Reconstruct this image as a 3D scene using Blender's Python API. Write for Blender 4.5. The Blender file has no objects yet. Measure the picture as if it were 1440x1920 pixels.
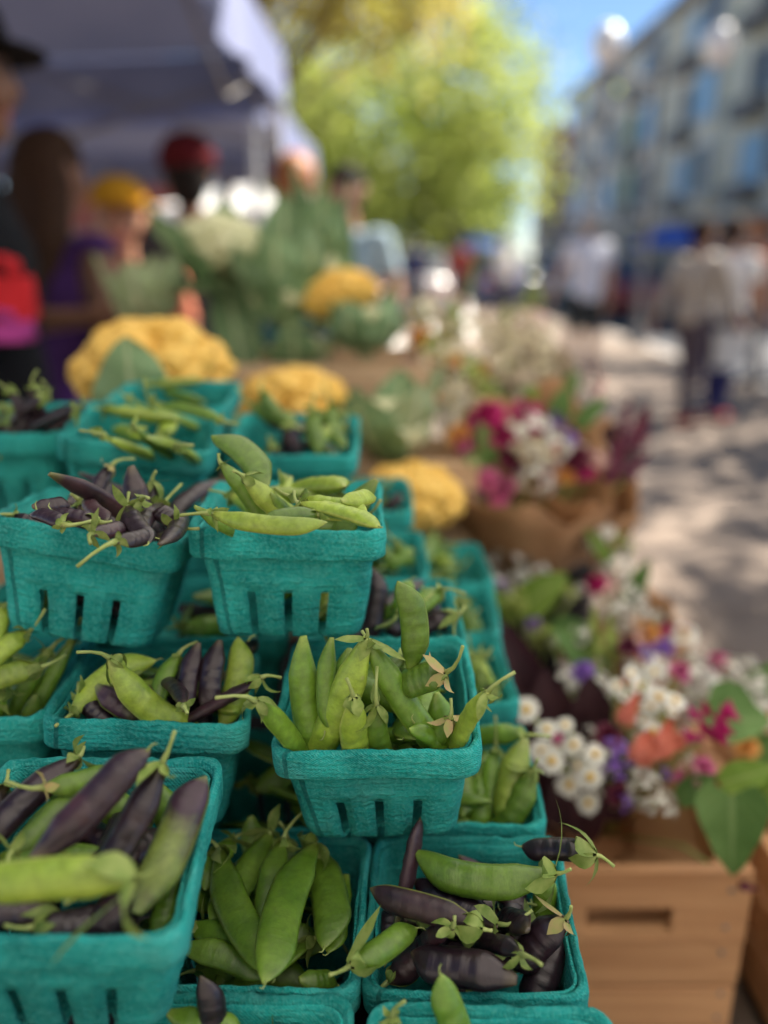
import bpy, bmesh, math, random
import numpy as np
from mathutils import Vector, Matrix, Euler, noise
R = math.radians
random.seed(7); np.random.seed(7)
S = bpy.context.scene
COL = S.collection

# ---------------------------------------------------------------- camera, sky, sun, exposure
CAM = Vector((0, 0, 1.35)); PITCH = R(17.1); FPX = 1560.0
cd = bpy.data.cameras.new('camera'); cam = bpy.data.objects.new('camera', cd); COL.objects.link(cam)
cam.location = CAM; cam.rotation_euler = (R(90) - PITCH, 0, 0)
cd.sensor_fit = 'HORIZONTAL'; cd.sensor_width = 24.0; cd.lens = 24.0 * FPX / 1440
cd.clip_start = .02; cd.clip_end = 600
cd.dof.use_dof = True; cd.dof.focus_distance = .445; cd.dof.aperture_fstop = 1.9
S.camera = cam
SUN_EL, SUN_AZ = 48.0, 60.0            # azimuth measured from straight ahead towards the right
w = bpy.data.worlds.new('World'); S.world = w; w.use_nodes = True
nt = w.node_tree; nt.nodes.clear()
sky = nt.nodes.new('ShaderNodeTexSky'); sky.sky_type = 'NISHITA'; sky.sun_disc = False
sky.sun_elevation = R(SUN_EL); sky.sun_rotation = R(SUN_AZ); sky.air_density = 1.0; sky.dust_density = .0; sky.ozone_density = 4.5; sky.altitude = 1500
bg = nt.nodes.new('ShaderNodeBackground'); bg.inputs[1].default_value = .05
wo = nt.nodes.new('ShaderNodeOutputWorld'); nt.links.new(sky.outputs[0], bg.inputs[0]); nt.links.new(bg.outputs[0], wo.inputs[0])
sd = bpy.data.lights.new('sun', 'SUN'); sd.energy = 5.0; sd.angle = R(.5); sd.color = (1, .91, .78)
sun = bpy.data.objects.new('sun', sd); COL.objects.link(sun)
sdir = Vector((math.sin(R(SUN_AZ)) * math.cos(R(SUN_EL)), math.cos(R(SUN_AZ)) * math.cos(R(SUN_EL)), math.sin(R(SUN_EL))))
sun.location = sdir * 40; sun.rotation_euler = sdir.to_track_quat('Z', 'Y').to_euler()
S.view_settings.view_transform = 'Standard'; S.view_settings.look = 'None'; S.view_settings.gamma = 1
S.view_settings.use_curve_mapping = False; S.view_settings.exposure = 1.9
S.render.engine = 'CYCLES'; S.cycles.use_denoising = True
S.cycles.max_bounces = 8; S.cycles.sample_clamp_indirect = 6; S.cycles.caustics_reflective = False; S.cycles.caustics_refractive = False

# ---------------------------------------------------------------- pixel helpers (photo pixels 1440 x 1920)
CP, SP = math.cos(PITCH), math.sin(PITCH)
def ray(u, v):
    a, b = (u - 720) / FPX, (960 - v) / FPX
    return Vector((a, CP + b * SP, -SP + b * CP))
def at_y(u, v, y):
    d = ray(u, v); return CAM + d * (y / d.y)
def at_z(u, v, z):
    d = ray(u, v); return CAM + d * ((z - CAM.z) / d.z)
def depth(p): return (p.y * CP - (p.z - CAM.z) * SP)

# ---------------------------------------------------------------- materials
MATS = {}
def mat(name, c1, c2=None, scale=8, rough=.6, bump=0, bscale=None, trans=0, spec=.4, detail=4, stretch=None, sub=0, metal=0, vary=0, lo=.35, hi=.65, coat=0, sheen=0):
    if name in MATS: return MATS[name]
    m = bpy.data.materials.new(name); m.use_nodes = True; MATS[name] = m
    n, l = m.node_tree.nodes, m.node_tree.links
    b = n['Principled BSDF']; out = n['Material Output']
    tc = n.new('ShaderNodeTexCoord'); mp = n.new('ShaderNodeMapping'); l.new(tc.outputs['Object'], mp.inputs[0])
    if stretch: mp.inputs['Scale'].default_value = stretch
    col = None
    if c2 is not None:
        nz = n.new('ShaderNodeTexNoise'); nz.inputs['Scale'].default_value = scale; nz.inputs['Detail'].default_value = detail
        l.new(mp.outputs[0], nz.inputs['Vector'])
        rp = n.new('ShaderNodeValToRGB'); rp.color_ramp.elements[0].position = lo; rp.color_ramp.elements[1].position = hi
        rp.color_ramp.elements[0].color = (*c1, 1); rp.color_ramp.elements[1].color = (*c2, 1)
        l.new(nz.outputs[0], rp.inputs[0]); col = rp.outputs[0]
    else:
        rgb = n.new('ShaderNodeRGB'); rgb.outputs[0].default_value = (*c1, 1); col = rgb.outputs[0]
    if vary:
        oi = n.new('ShaderNodeObjectInfo'); hs = n.new('ShaderNodeHueSaturation')
        mr = n.new('ShaderNodeMapRange'); mr.inputs['To Min'].default_value = 1 - vary; mr.inputs['To Max'].default_value = 1 + vary
        l.new(oi.outputs['Random'], mr.inputs[0]); l.new(mr.outputs[0], hs.inputs['Value']); l.new(col, hs.inputs['Color']); col = hs.outputs[0]
    l.new(col, b.inputs['Base Color'])
    b.inputs['Roughness'].default_value = rough; b.inputs['Specular IOR Level'].default_value = spec; b.inputs['Metallic'].default_value = metal
    if coat: b.inputs['Coat Weight'].default_value = coat; b.inputs['Coat Roughness'].default_value = .25
    if sheen: b.inputs['Sheen Weight'].default_value = sheen
    if sub: b.inputs['Subsurface Weight'].default_value = sub; b.inputs['Subsurface Radius'].default_value = (.004, .004, .001); b.inputs['Subsurface Scale'].default_value = 1
    if bump:
        nb = n.new('ShaderNodeTexNoise'); nb.inputs['Scale'].default_value = bscale or scale * 4; nb.inputs['Detail'].default_value = 5
        l.new(mp.outputs[0], nb.inputs['Vector'])
        bp = n.new('ShaderNodeBump'); bp.inputs['Strength'].default_value = bump; bp.inputs['Distance'].default_value = .01
        l.new(nb.outputs[0], bp.inputs['Height']); l.new(bp.outputs[0], b.inputs['Normal'])
    if trans:
        t = n.new('ShaderNodeBsdfTranslucent'); mx = n.new('ShaderNodeMixShader'); mx.inputs[0].default_value = trans
        l.new(col, t.inputs[0]); l.new(b.outputs[0], mx.inputs[1]); l.new(t.outputs[0], mx.inputs[2]); l.new(mx.outputs[0], out.inputs[0])
    return m

def teal_material():
    m = bpy.data.materials.new('teal_pulp'); m.use_nodes = True
    n, l = m.node_tree.nodes, m.node_tree.links; b = n['Principled BSDF']
    uv = n.new('ShaderNodeUVMap'); uv.uv_map = 'UVMap'; tc = n.new('ShaderNodeTexCoord')
    big = n.new('ShaderNodeTexNoise'); big.inputs['Scale'].default_value = 42; big.inputs['Detail'].default_value = 6; l.new(tc.outputs['Object'], big.inputs[0])
    rp = n.new('ShaderNodeValToRGB'); e = rp.color_ramp.elements
    e[0].position = .3; e[0].color = (.002, .19, .175, 1); e[1].position = .75; e[1].color = (.024, .42, .385, 1)
    l.new(big.outputs[0], rp.inputs[0])
    # woven screen imprint: two crossed sine waves in millimetres of wall
    sx = n.new('ShaderNodeSeparateXYZ'); l.new(uv.outputs[0], sx.inputs[0])
    wob = n.new('ShaderNodeTexNoise'); wob.inputs['Scale'].default_value = 300; l.new(tc.outputs['Object'], wob.inputs[0])
    def wave(sock, k):
        mu = n.new('ShaderNodeMath'); mu.operation = 'MULTIPLY'; mu.inputs[1].default_value = k; l.new(sock, mu.inputs[0])
        ad = n.new('ShaderNodeMath'); ad.operation = 'MULTIPLY_ADD'; l.new(wob.outputs[0], ad.inputs[0]); ad.inputs[1].default_value = 4; l.new(mu.outputs[0], ad.inputs[2])
        si = n.new('ShaderNodeMath'); si.operation = 'SINE'; l.new(ad.outputs[0], si.inputs[0]); return si.outputs[0]
    ml = n.new('ShaderNodeMath'); ml.operation = 'MULTIPLY'; l.new(wave(sx.outputs[0], 2 * math.pi / .0019), ml.inputs[0]); l.new(wave(sx.outputs[1], 2 * math.pi / .0013), ml.inputs[1])
    fine = n.new('ShaderNodeTexNoise'); fine.inputs['Scale'].default_value = 520; fine.inputs['Detail'].default_value = 3; l.new(tc.outputs['Object'], fine.inputs[0])
    ad = n.new('ShaderNodeMath'); ad.operation = 'MULTIPLY_ADD'; l.new(ml.outputs[0], ad.inputs[0]); ad.inputs[1].default_value = .13; l.new(fine.outputs[0], ad.inputs[2])
    # horizontal press wrinkles
    wr = n.new('ShaderNodeTexNoise'); wr.inputs['Scale'].default_value = 60; wr.inputs['Detail'].default_value = 2
    mp = n.new('ShaderNodeMapping'); mp.inputs['Scale'].default_value = (1, 6, 1); l.new(uv.outputs[0], mp.inputs[0]); l.new(mp.outputs[0], wr.inputs[0])
    ad2 = n.new('ShaderNodeMath'); ad2.operation = 'MULTIPLY_ADD'; l.new(wr.outputs[0], ad2.inputs[0]); ad2.inputs[1].default_value = 1.6; l.new(ad.outputs[0], ad2.inputs[2])
    bp = n.new('ShaderNodeBump'); bp.inputs['Strength'].default_value = .9; bp.inputs['Distance'].default_value = .0020; l.new(ad2.outputs[0], bp.inputs['Height']); l.new(bp.outputs[0], b.inputs['Normal'])
    # pale worn fibre on the high spots
    mr = n.new('ShaderNodeMapRange'); mr.inputs['From Min'].default_value = .42; mr.inputs['From Max'].default_value = .85; mr.inputs['To Max'].default_value = .62; l.new(ad.outputs[0], mr.inputs[0])
    mx = n.new('ShaderNodeMix'); mx.data_type = 'RGBA'; l.new(mr.outputs[0], mx.inputs[0]); l.new(rp.outputs[0], mx.inputs[6]); mx.inputs[7].default_value = (.13, .52, .475, 1)
    # faded patches and a few damp stains, different on every basket
    oi = n.new('ShaderNodeObjectInfo'); wv = n.new('ShaderNodeMath'); wv.operation = 'MULTIPLY'; wv.inputs[1].default_value = 30; l.new(oi.outputs['Random'], wv.inputs[0])
    fd = n.new('ShaderNodeTexNoise'); fd.noise_dimensions = '4D'; fd.inputs['Scale'].default_value = 20; fd.inputs['Detail'].default_value = 7; fd.inputs['Roughness'].default_value = .65; l.new(tc.outputs['Object'], fd.inputs['Vector']); l.new(wv.outputs[0], fd.inputs['W'])
    f1 = n.new('ShaderNodeMapRange'); f1.inputs['From Min'].default_value = .54; f1.inputs['From Max'].default_value = .72; f1.inputs['To Max'].default_value = .55; l.new(fd.outputs[0], f1.inputs[0])
    f2 = n.new('ShaderNodeMapRange'); f2.inputs['From Min'].default_value = .44; f2.inputs['From Max'].default_value = .30; f2.inputs['To Max'].default_value = .6; l.new(fd.outputs[0], f2.inputs[0])
    x1 = n.new('ShaderNodeMix'); x1.data_type = 'RGBA'; l.new(f1.outputs[0], x1.inputs[0]); l.new(mx.outputs[2], x1.inputs[6]); x1.inputs[7].default_value = (.12, .46, .43, 1)
    x2 = n.new('ShaderNodeMix'); x2.data_type = 'RGBA'; l.new(f2.outputs[0], x2.inputs[0]); l.new(x1.outputs[2], x2.inputs[6]); x2.inputs[7].default_value = (.004, .13, .13, 1); mx = x2
    hs = n.new('ShaderNodeHueSaturation'); m2 = n.new('ShaderNodeMapRange'); m2.inputs['To Min'].default_value = .85; m2.inputs['To Max'].default_value = 1.25
    l.new(oi.outputs['Random'], m2.inputs[0]); l.new(m2.outputs[0], hs.inputs['Value']); l.new(mx.outputs[2], hs.inputs['Color']); l.new(hs.outputs[0], b.inputs['Base Color'])
    b.inputs['Roughness'].default_value = .85; b.inputs['Specular IOR Level'].default_value = .2
    return m
TEAL = teal_material()

def pod_material(name, base, dark, seam, end, mottled=None, rough=.36, spec=.55):
    """UV: u along the pod (0 stem, 1 tip), v round it (.25 is the seam)."""
    m = bpy.data.materials.new(name); m.use_nodes = True
    n, l = m.node_tree.nodes, m.node_tree.links; b = n['Principled BSDF']
    uv = n.new('ShaderNodeUVMap'); uv.uv_map = 'UVMap'; tc = n.new('ShaderNodeTexCoord'); oi = n.new('ShaderNodeObjectInfo')
    nz = n.new('ShaderNodeTexNoise'); nz.inputs['Scale'].default_value = 55; nz.inputs['Detail'].default_value = 5; nz.noise_dimensions = '4D'
    ow = n.new('ShaderNodeMath'); ow.operation = 'MULTIPLY'; ow.inputs[1].default_value = 40; l.new(oi.outputs['Random'], ow.inputs[0]); l.new(ow.outputs[0], nz.inputs['W']); l.new(tc.outputs['Object'], nz.inputs['Vector'])
    rp = n.new('ShaderNodeValToRGB'); e = rp.color_ramp.elements; e[0].position = .32; e[0].color = (*dark, 1); e[1].position = .68; e[1].color = (*base, 1); l.new(nz.outputs[0], rp.inputs[0])
    col = rp.outputs[0]
    sx = n.new('ShaderNodeSeparateXYZ'); l.new(uv.outputs[0], sx.inputs[0])
    def mixc(fac, c, other):
        x = n.new('ShaderNodeMix'); x.data_type = 'RGBA'; l.new(fac, x.inputs[0]); l.new(c, x.inputs[6]); x.inputs[7].default_value = (*other, 1); return x.outputs[2]
    if mottled:
        big = n.new('ShaderNodeTexNoise'); big.inputs['Scale'].default_value = 22; big.inputs['Detail'].default_value = 6; big.noise_dimensions = '4D'; l.new(ow.outputs[0], big.inputs['W']); l.new(tc.outputs['Object'], big.inputs['Vector'])
        mr = n.new('ShaderNodeMapRange'); mr.inputs['From Min'].default_value = mottled[1]; mr.inputs['From Max'].default_value = mottled[1] + .12; l.new(big.outputs[0], mr.inputs[0]); col = mixc(mr.outputs[0], col, mottled[0])
    # seam line
    sb = n.new('ShaderNodeMath'); sb.operation = 'SUBTRACT'; sb.inputs[1].default_value = .25; l.new(sx.outputs[1], sb.inputs[0])
    ab = n.new('ShaderNodeMath'); ab.operation = 'ABSOLUTE'; l.new(sb.outputs[0], ab.inputs[0])
    sm = n.new('ShaderNodeMapRange'); sm.inputs['From Min'].default_value = .018; sm.inputs['From Max'].default_value = .045; sm.inputs['To Min'].default_value = .85; sm.inputs['To Max'].default_value = 0; l.new(ab.outputs[0], sm.inputs[0]); col = mixc(sm.outputs[0], col, seam)
    # stem end and tip
    e0 = n.new('ShaderNodeMapRange'); e0.inputs['From Min'].default_value = .02; e0.inputs['From Max'].default_value = .13; e0.inputs['To Min'].default_value = .8; e0.inputs['To Max'].default_value = 0; l.new(sx.outputs[0], e0.inputs[0]); col = mixc(e0.outputs[0], col, end)
    e1 = n.new('ShaderNodeMapRange'); e1.inputs['From Min'].default_value = .93; e1.inputs['From Max'].default_value = 1.0; e1.inputs['To Max'].default_value = .7; l.new(sx.outputs[0], e1.inputs[0]); col = mixc(e1.outputs[0], col, end)
    sp = n.new('ShaderNodeTexNoise'); sp.inputs['Scale'].default_value = 210; sp.inputs['Detail'].default_value = 6; sp.inputs['Roughness'].default_value = .7; l.new(tc.outputs['Object'], sp.inputs['Vector'])
    sr = n.new('ShaderNodeMapRange'); sr.inputs['From Min'].default_value = .3; sr.inputs['From Max'].default_value = .72; sr.inputs['To Min'].default_value = .68; sr.inputs['To Max'].default_value = 1.22; l.new(sp.outputs[0], sr.inputs[0])
    h0 = n.new('ShaderNodeHueSaturation'); l.new(sr.outputs[0], h0.inputs['Value']); l.new(col, h0.inputs['Color']); col = h0.outputs[0]
    vo = n.new('ShaderNodeTexVoronoi'); vo.inputs['Scale'].default_value = 70; l.new(tc.outputs['Object'], vo.inputs['Vector'])
    sc_ = n.new('ShaderNodeMapRange'); sc_.inputs['From Min'].default_value = .05; sc_.inputs['From Max'].default_value = .11; sc_.inputs['To Min'].default_value = .55; sc_.inputs['To Max'].default_value = 0; l.new(vo.outputs['Distance'], sc_.inputs[0]); col = mixc(sc_.outputs[0], col, tuple(q * .55 + .02 for q in end))
    hs = n.new('ShaderNodeHueSaturation'); m2 = n.new('ShaderNodeMapRange'); m2.inputs['To Min'].default_value = .72; m2.inputs['To Max'].default_value = 1.3
    l.new(oi.outputs['Random'], m2.inputs[0]); l.new(m2.outputs[0], hs.inputs['Value']); l.new(col, hs.inputs['Color']); l.new(hs.outputs[0], b.inputs['Base Color'])
    b.inputs['Roughness'].default_value = rough; b.inputs['Specular IOR Level'].default_value = spec
    rn = n.new('ShaderNodeMapRange'); rn.inputs['To Min'].default_value = rough - .1; rn.inputs['To Max'].default_value = rough + .22; l.new(nz.outputs[0], rn.inputs[0]); l.new(rn.outputs[0], b.inputs['Roughness'])
    fn = n.new('ShaderNodeTexNoise'); fn.inputs['Scale'].default_value = 260; fn.inputs['Detail'].default_value = 4
    mp = n.new('ShaderNodeMapping'); mp.inputs['Scale'].default_value = (1.6, 1, .45); l.new(tc.outputs['Object'], mp.inputs[0]); l.new(mp.outputs[0], fn.inputs[0])
    bp = n.new('ShaderNodeBump'); bp.inputs['Strength'].default_value = .28; bp.inputs['Distance'].default_value = .0012; l.new(fn.outputs[0], bp.inputs['Height']); l.new(bp.outputs[0], b.inputs['Normal'])
    return m
PM = {
 'g': pod_material('green_pod', (.135, .245, .022), (.085, .175, .014), (.20, .32, .05), (.24, .33, .06)),
 'y': pod_material('pale_green_pod', (.30, .40, .05), (.20, .31, .03), (.36, .43, .09), (.38, .44, .12)),
 'f': pod_material('flat_green_pod', (.125, .225, .018), (.075, .16, .012), (.18, .29, .04), (.24, .33, .06)),
 'p': pod_material('purple_pod', (.026, .012, .019), (.012, .006, .011), (.05, .025, .026), (.10, .075, .04), mottled=((.048, .017, .022), .56), rough=.29, spec=.6),
 's': pod_material('purple_pod_green_seam', (.048, .020, .026), (.022, .011, .016), (.24, .26, .05), (.17, .18, .06), mottled=((.06, .028, .035), .5), rough=.36),
 'm': pod_material('purple_green_pod', (.055, .022, .045), (.03, .012, .025), (.18, .24, .05), (.2, .26, .07), mottled=((.17, .23, .045), .5), rough=.36),
}
M_CALYX = mat('calyx_green', (.15, .24, .04), (.29, .36, .10), 160, .6, trans=.2, vary=.18)
M_CALYX_DRY = mat('dry_calyx', (.42, .30, .15), (.30, .34, .10), 150, .8, vary=.15)
M_STEM = mat('stem_green', (.26, .34, .09), (.36, .42, .15), 150, .55, vary=.15)

# ---------------------------------------------------------------- object helpers
def link(name, me, parent=None, m=None, smooth=False):
    o = bpy.data.objects.new(name, me); COL.objects.link(o)
    if parent is not None: o.parent = parent
    if m is not None:
        me.materials.clear(); me.materials.append(m)
    if smooth: me.shade_smooth()
    return o
def empty(name, loc=(0, 0, 0), rz=0):
    o = bpy.data.objects.new(name, None); COL.objects.link(o); o.location = loc; o.rotation_euler = (0, 0, rz); o.empty_display_size = .05
    return o
def tag(o, label=None, cat=None, group=None, kind=None):
    if label: o['label'] = label
    if cat: o['category'] = cat
    if group: o['group'] = group
    if kind: o['kind'] = kind
    return o
def pyd(name, v, f):
    me = bpy.data.meshes.new(name); me.from_pydata([tuple(p) for p in v], [], f); me.update(); return me
class MB:
    def __init__(s): s.v = []; s.f = []
    def box(s, c, d, rot=None, bev=0):
        x, y, z = (q / 2 for q in d); b = len(s.v)
        for i in (-1, 1):
            for j in (-1, 1):
                for k in (-1, 1):
                    p = Vector((i * x, j * y, k * z))
                    if rot is not None: p = rot @ p
                    s.v.append(p + Vector(c))
        s.f += [tuple(b + q for q in t) for t in ((0, 1, 3, 2), (4, 6, 7, 5), (0, 4, 5, 1), (2, 3, 7, 6), (0, 2, 6, 4), (1, 5, 7, 3))]
        return s
    def tube(s, pts, rad, n=8, cap=True):
        pts = [Vector(p) for p in pts]; b = len(s.v)
        if not hasattr(rad, '__len__'): rad = [rad] * len(pts)
        up = None
        for i, p in enumerate(pts):
            t = (pts[min(i + 1, len(pts) - 1)] - pts[max(i - 1, 0)]).normalized()
            if up is None: up = t.orthogonal().normalized()
            up = (up - t * up.dot(t)); up = up.normalized() if up.length > 1e-6 else t.orthogonal().normalized()
            sd = t.cross(up)
            for k in range(n):
                a = 2 * math.pi * k / n; s.v.append(p + (up * math.cos(a) + sd * math.sin(a)) * rad[i])
        for i in range(len(pts) - 1):
            for k in range(n):
                s.f.append((b + i * n + k, b + i * n + (k + 1) % n, b + (i + 1) * n + (k + 1) % n, b + (i + 1) * n + k))
        if cap:
            s.f.append(tuple(b + k for k in range(n))[::-1]); s.f.append(tuple(b + (len(pts) - 1) * n + k for k in range(n)))
        return s
    def lathe(s, prof, n=24, c=(0, 0, 0)):
        b = len(s.v); c = Vector(c)
        for r, z in prof:
            for k in range(n):
                a = 2 * math.pi * k / n; s.v.append(c + Vector((r * math.cos(a), r * math.sin(a), z)))
        for i in range(len(prof) - 1):
            for k in range(n): s.f.append((b + i * n + k, b + i * n + (k + 1) % n, b + (i + 1) * n + (k + 1) % n, b + (i + 1) * n + k))
        return s
    def grid(s, pts, nu, nv):
        b = len(s.v); s.v += [Vector(p) for p in pts]
        for i in range(nu - 1):
            for j in range(nv - 1): s.f.append((b + i * nv + j, b + (i + 1) * nv + j, b + (i + 1) * nv + j + 1, b + i * nv + j + 1))
        return s
    def build(s, name, m, parent=None, smooth=False, bevel=0):
        me = pyd(name, s.v, s.f); o = link(name, me, parent, m, smooth)
        if bevel:
            q = o.modifiers.new('bevel', 'BEVEL'); q.width = bevel; q.segments = 2; q.limit_method = 'ANGLE'
        return o

# ================================================================ THE SETTING
M_CONC = mat('plaza_concrete', (.15, .115, .088), (.195, .153, .12), 2.2, .85, bump=.35, bscale=60)
M_ASPH = mat('asphalt', (.045, .047, .055), (.075, .077, .085), 3, .85, bump=.5, bscale=90)
M_KERB = mat('kerb_stone', (.3, .29, .27), (.4, .38, .35), 6, .8, bump=.3)
M_BRICKP = mat('brick_paving', (.22, .085, .055), (.30, .13, .09), 5, .85, bump=.3)
def sheet(name, x0, x1, y0, y1, z, m, kind='structure'):
    me = pyd(name, [(x0, y0, z), (x1, y0, z), (x1, y1, z), (x0, y1, z)], [(0, 1, 2, 3)])
    return tag(link(name, me, None, m), kind=kind)
sheet('ground', -300, 300, -60, 500, -.15, M_ASPH)
o = MB().box((-27.9, 40, -.076), (64, 140, .15)).build('plaza', M_CONC); tag(o, kind='structure')
sheet('street', 4.25, 8.4, -30, 110, -.144, M_ASPH)
o = MB().box((4.18, 40, -.072), (.15, 140, .15)).build('kerb', M_KERB, None, False, .015); tag(o, kind='structure')
o = MB().box((8.49, 40, -.072), (.17, 140, .15)).build('kerb', M_KERB, None, False, .015); tag(o, kind='structure')
o = MB().box((11.65, 40, -.074), (6.14, 140, .15)).build('sidewalk', M_BRICKP); tag(o, kind='structure')
# paving slabs of the plaza that can be told apart beside the stall
M_SLAB = mat('paving_slab', (.15, .115, .09), (.20, .157, .123), 3.5, .85, bump=.35, bscale=70, vary=.1)
slab_root = empty('paved_strip', (0, 0, 0)); tag(slab_root, kind='structure')
slab_me = MB().box((0, 0, 0), (.892, .892, .02)).build('paving_slab', M_SLAB, slab_root, False, .006)
first = True
for i in range(4):
    for j in range(9):
        q = slab_me if first else slab_me.copy()
        if not first: COL.objects.link(q)
        first = False
        q.location = (.75 + i * .9 + random.uniform(-.002, .002), 2.6 + j * .9, .0035 + random.uniform(-.0015, .0015)); q.parent = slab_root

# ---- long pale facade on the right
M_WALL = mat('grey_green_cladding', (.80, .75, .62), (.86, .81, .68), 1.2, .75, bump=.1)
M_TRIM = mat('white_trim', (.62, .64, .62), (.7, .72, .7), 4, .6)
M_GLASS = mat('window_glass', (.012, .018, .028), (.03, .05, .08), .25, .35, spec=.3)
M_BLUEW = mat('sky_reflection_blue', (.18, .44, .68), (.28, .55, .78), 1, .4)  # sky reflection painted as a flat blue on some panes
M_SHOP = mat('shopfront_dark', (.16, .15, .13), (.22, .21, .19), 2, .5)
M_CORN = mat('dark_cornice', (.16, .15, .14), (.22, .21, .2), 3, .7)
M_BRICK = mat('red_brick_wall', (.27, .075, .055), (.35, .11, .08), 3, .9, bump=.3, bscale=40)
M_GREENP = mat('green_panel', (.12, .3, .16), (.16, .36, .2), 3, .6)
M_AWN = mat('tan_awning', (.42, .34, .24), (.5, .41, .3), 3, .8)
def facade_building(name, X, y0, y1, ztop, floors, wall, label, step=4.0, bays=True):
    t = empty(name, (X, y0, 0)); L = y1 - y0
    MB().box((4.5, L / 2, ztop / 2 + 1.5), (9, L, ztop - 3)).build('wall', wall, t)
    g = MB().box((4.56, L / 2, 1.5), (8.9, L - .01, 3.02)).build('ground_floor', M_SHOP, t)
    MB().box((-.22, L / 2, ztop + .22), (.75, L + .3, .44)).build('cornice', M_CORN, t, False, .03)
    MB().box((-.1, L / 2, 3.1), (.22, L + .02, .3)).build('string_course', M_TRIM, t, False, .02)
    n = int(L // step); fh = (ztop - 3.4) / floors
    wf = MB(); a, h, ft = 2.3, fh * .66, .1
    for sgn in (-1, 1): wf.box((0, sgn * (a / 2), 0), (.12, ft, h + ft)); wf.box((0, 0, sgn * h / 2), (.12, a, ft))
    wf.box((0, 0, 0), (.08, .06, h))
    pane = MB().box((.03, 0, 0), (.03, a - .05, h - .05))
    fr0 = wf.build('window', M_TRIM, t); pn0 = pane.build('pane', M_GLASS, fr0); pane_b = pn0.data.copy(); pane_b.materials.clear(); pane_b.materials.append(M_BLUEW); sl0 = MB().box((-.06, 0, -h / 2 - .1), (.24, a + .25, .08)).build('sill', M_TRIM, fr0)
    k = 0
    for i in range(n):
        yc = step * (i + .5); bay = bays and i % 2 == 0
        if bay:
            bb = MB(); z0, z1 = 3.5, ztop - .25; pts = [(.02, -1.45), (-.75, -.95), (-.75, .95), (.02, 1.45)]
            b0 = len(bb.v)
            for z in (z0, z1): bb.v += [Vector((x, yc + y, z)) for x, y in pts]
            bb.f += [(0, 1, 5, 4), (1, 2, 6, 5), (2, 3, 7, 6), (0, 3, 2, 1), (4, 5, 6, 7)]
            bb.build('bay', wall, t)
        for f in range(floors):
            if k == 0: fr, pn, sl = fr0, pn0, sl0
            else:
                fr = fr0.copy(); pn = pn0.copy(); sl = sl0.copy()
                for q in (fr, pn, sl): COL.objects.link(q)
                fr.parent = t; pn.parent = fr; sl.parent = fr
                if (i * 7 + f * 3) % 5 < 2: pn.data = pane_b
            fr.location = (-.80 if bay else -.05, yc, 3.4 + fh * (f + .5)); k += 1
        if not bay:
            for f in range(floors): MB().box((-.42, yc, 3.4 + fh * f + .35), (.74, 2.7, .75)).build('recess_shade', M_CORN, t, False, .02)  # dark boxes standing in for shade in the facade recesses
        if i % 3 == 1: MB().box((-.08, yc + step / 2, 3.4 + fh * 1.1), (.1, .9, fh * 1.6)).build('panel', M_GREENP, t)
        sw = MB().box((-.04, yc, 1.45), (.1, 2.6, 2.1)).build('shop_window', M_GLASS, t)
        if i % 2: 
            aw = MB(); aw.grid([(-.03, yc - 1.5, 2.9), (-.03, yc + 1.5, 2.9), (-1.1, yc - 1.5, 2.45), (-1.1, yc + 1.5, 2.45), (-1.1, yc - 1.5, 2.25), (-1.1, yc + 1.5, 2.25)], 3, 2)
            aw.build('awning', M_AWN, t)
    tag(t, label, 'building'); return t
facade_building('apartment_building', 14.8, 22, 72, 12.9, 3, M_WALL, 'long pale grey green building with bay windows across the street')
facade_building('brick_building', 14.4, 72.6, 85, 11.2, 3, M_BRICK, 'dark red brick building at the end of the pale grey green one', 4.2, False)
facade_building('brick_building', -22, 60, 64, 8.0, 2, M_BRICK, 'low red brick block far behind the white tents', 3.9, False)

# pale houses added out of view behind the camera to bounce sunlight forward
M_PALE = mat('pale_render', (.54, .50, .44), (.62, .58, .52), 1.0, .85, bump=.1)
def bounce_house(x0, x1, y, h, wallm, label):
    t = empty('added_bounce_house', (x0, y, 0)); W = x1 - x0
    MB().box((W / 2, -4, h / 2), (W, 8, h)).build('wall', wallm, t); MB().box((W / 2, -3.7, h + .2), (W + .02, 8.0, .4)).build('cornice', M_CORN, t, False, .03)
    n = int(W // 2.6)
    for i in range(n):
        for f in range(int(h // 3.1)):
            z = 1.3 if f == 0 else 1.7 + f * 3.05
            fr = MB(); a, b = 1.0, 1.5
            for q in (-1, 1): fr.box((0, .02, q * b / 2), (a + .1, .1, .09)); fr.box((q * a / 2, .02, 0), (.09, .1, b))
            o = fr.build('window', M_TRIM, t); o.location = (W * (i + .5) / n, .01, z + .2); MB().box((0, .005, 0), (a, .03, b)).build('pane', M_GLASS, o)
    return tag(t, label, 'building', 'unseen pale houses added to bounce light')
bounce_house(-16, -5.2, -7.5, 9.5, M_PALE, 'unseen pale house added to bounce light behind the tent end of the stall')
bounce_house(-5.1, 6.2, -7.3, 10.5, M_PALE, 'taller unseen pale house added to bounce light straight behind the stall')
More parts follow.
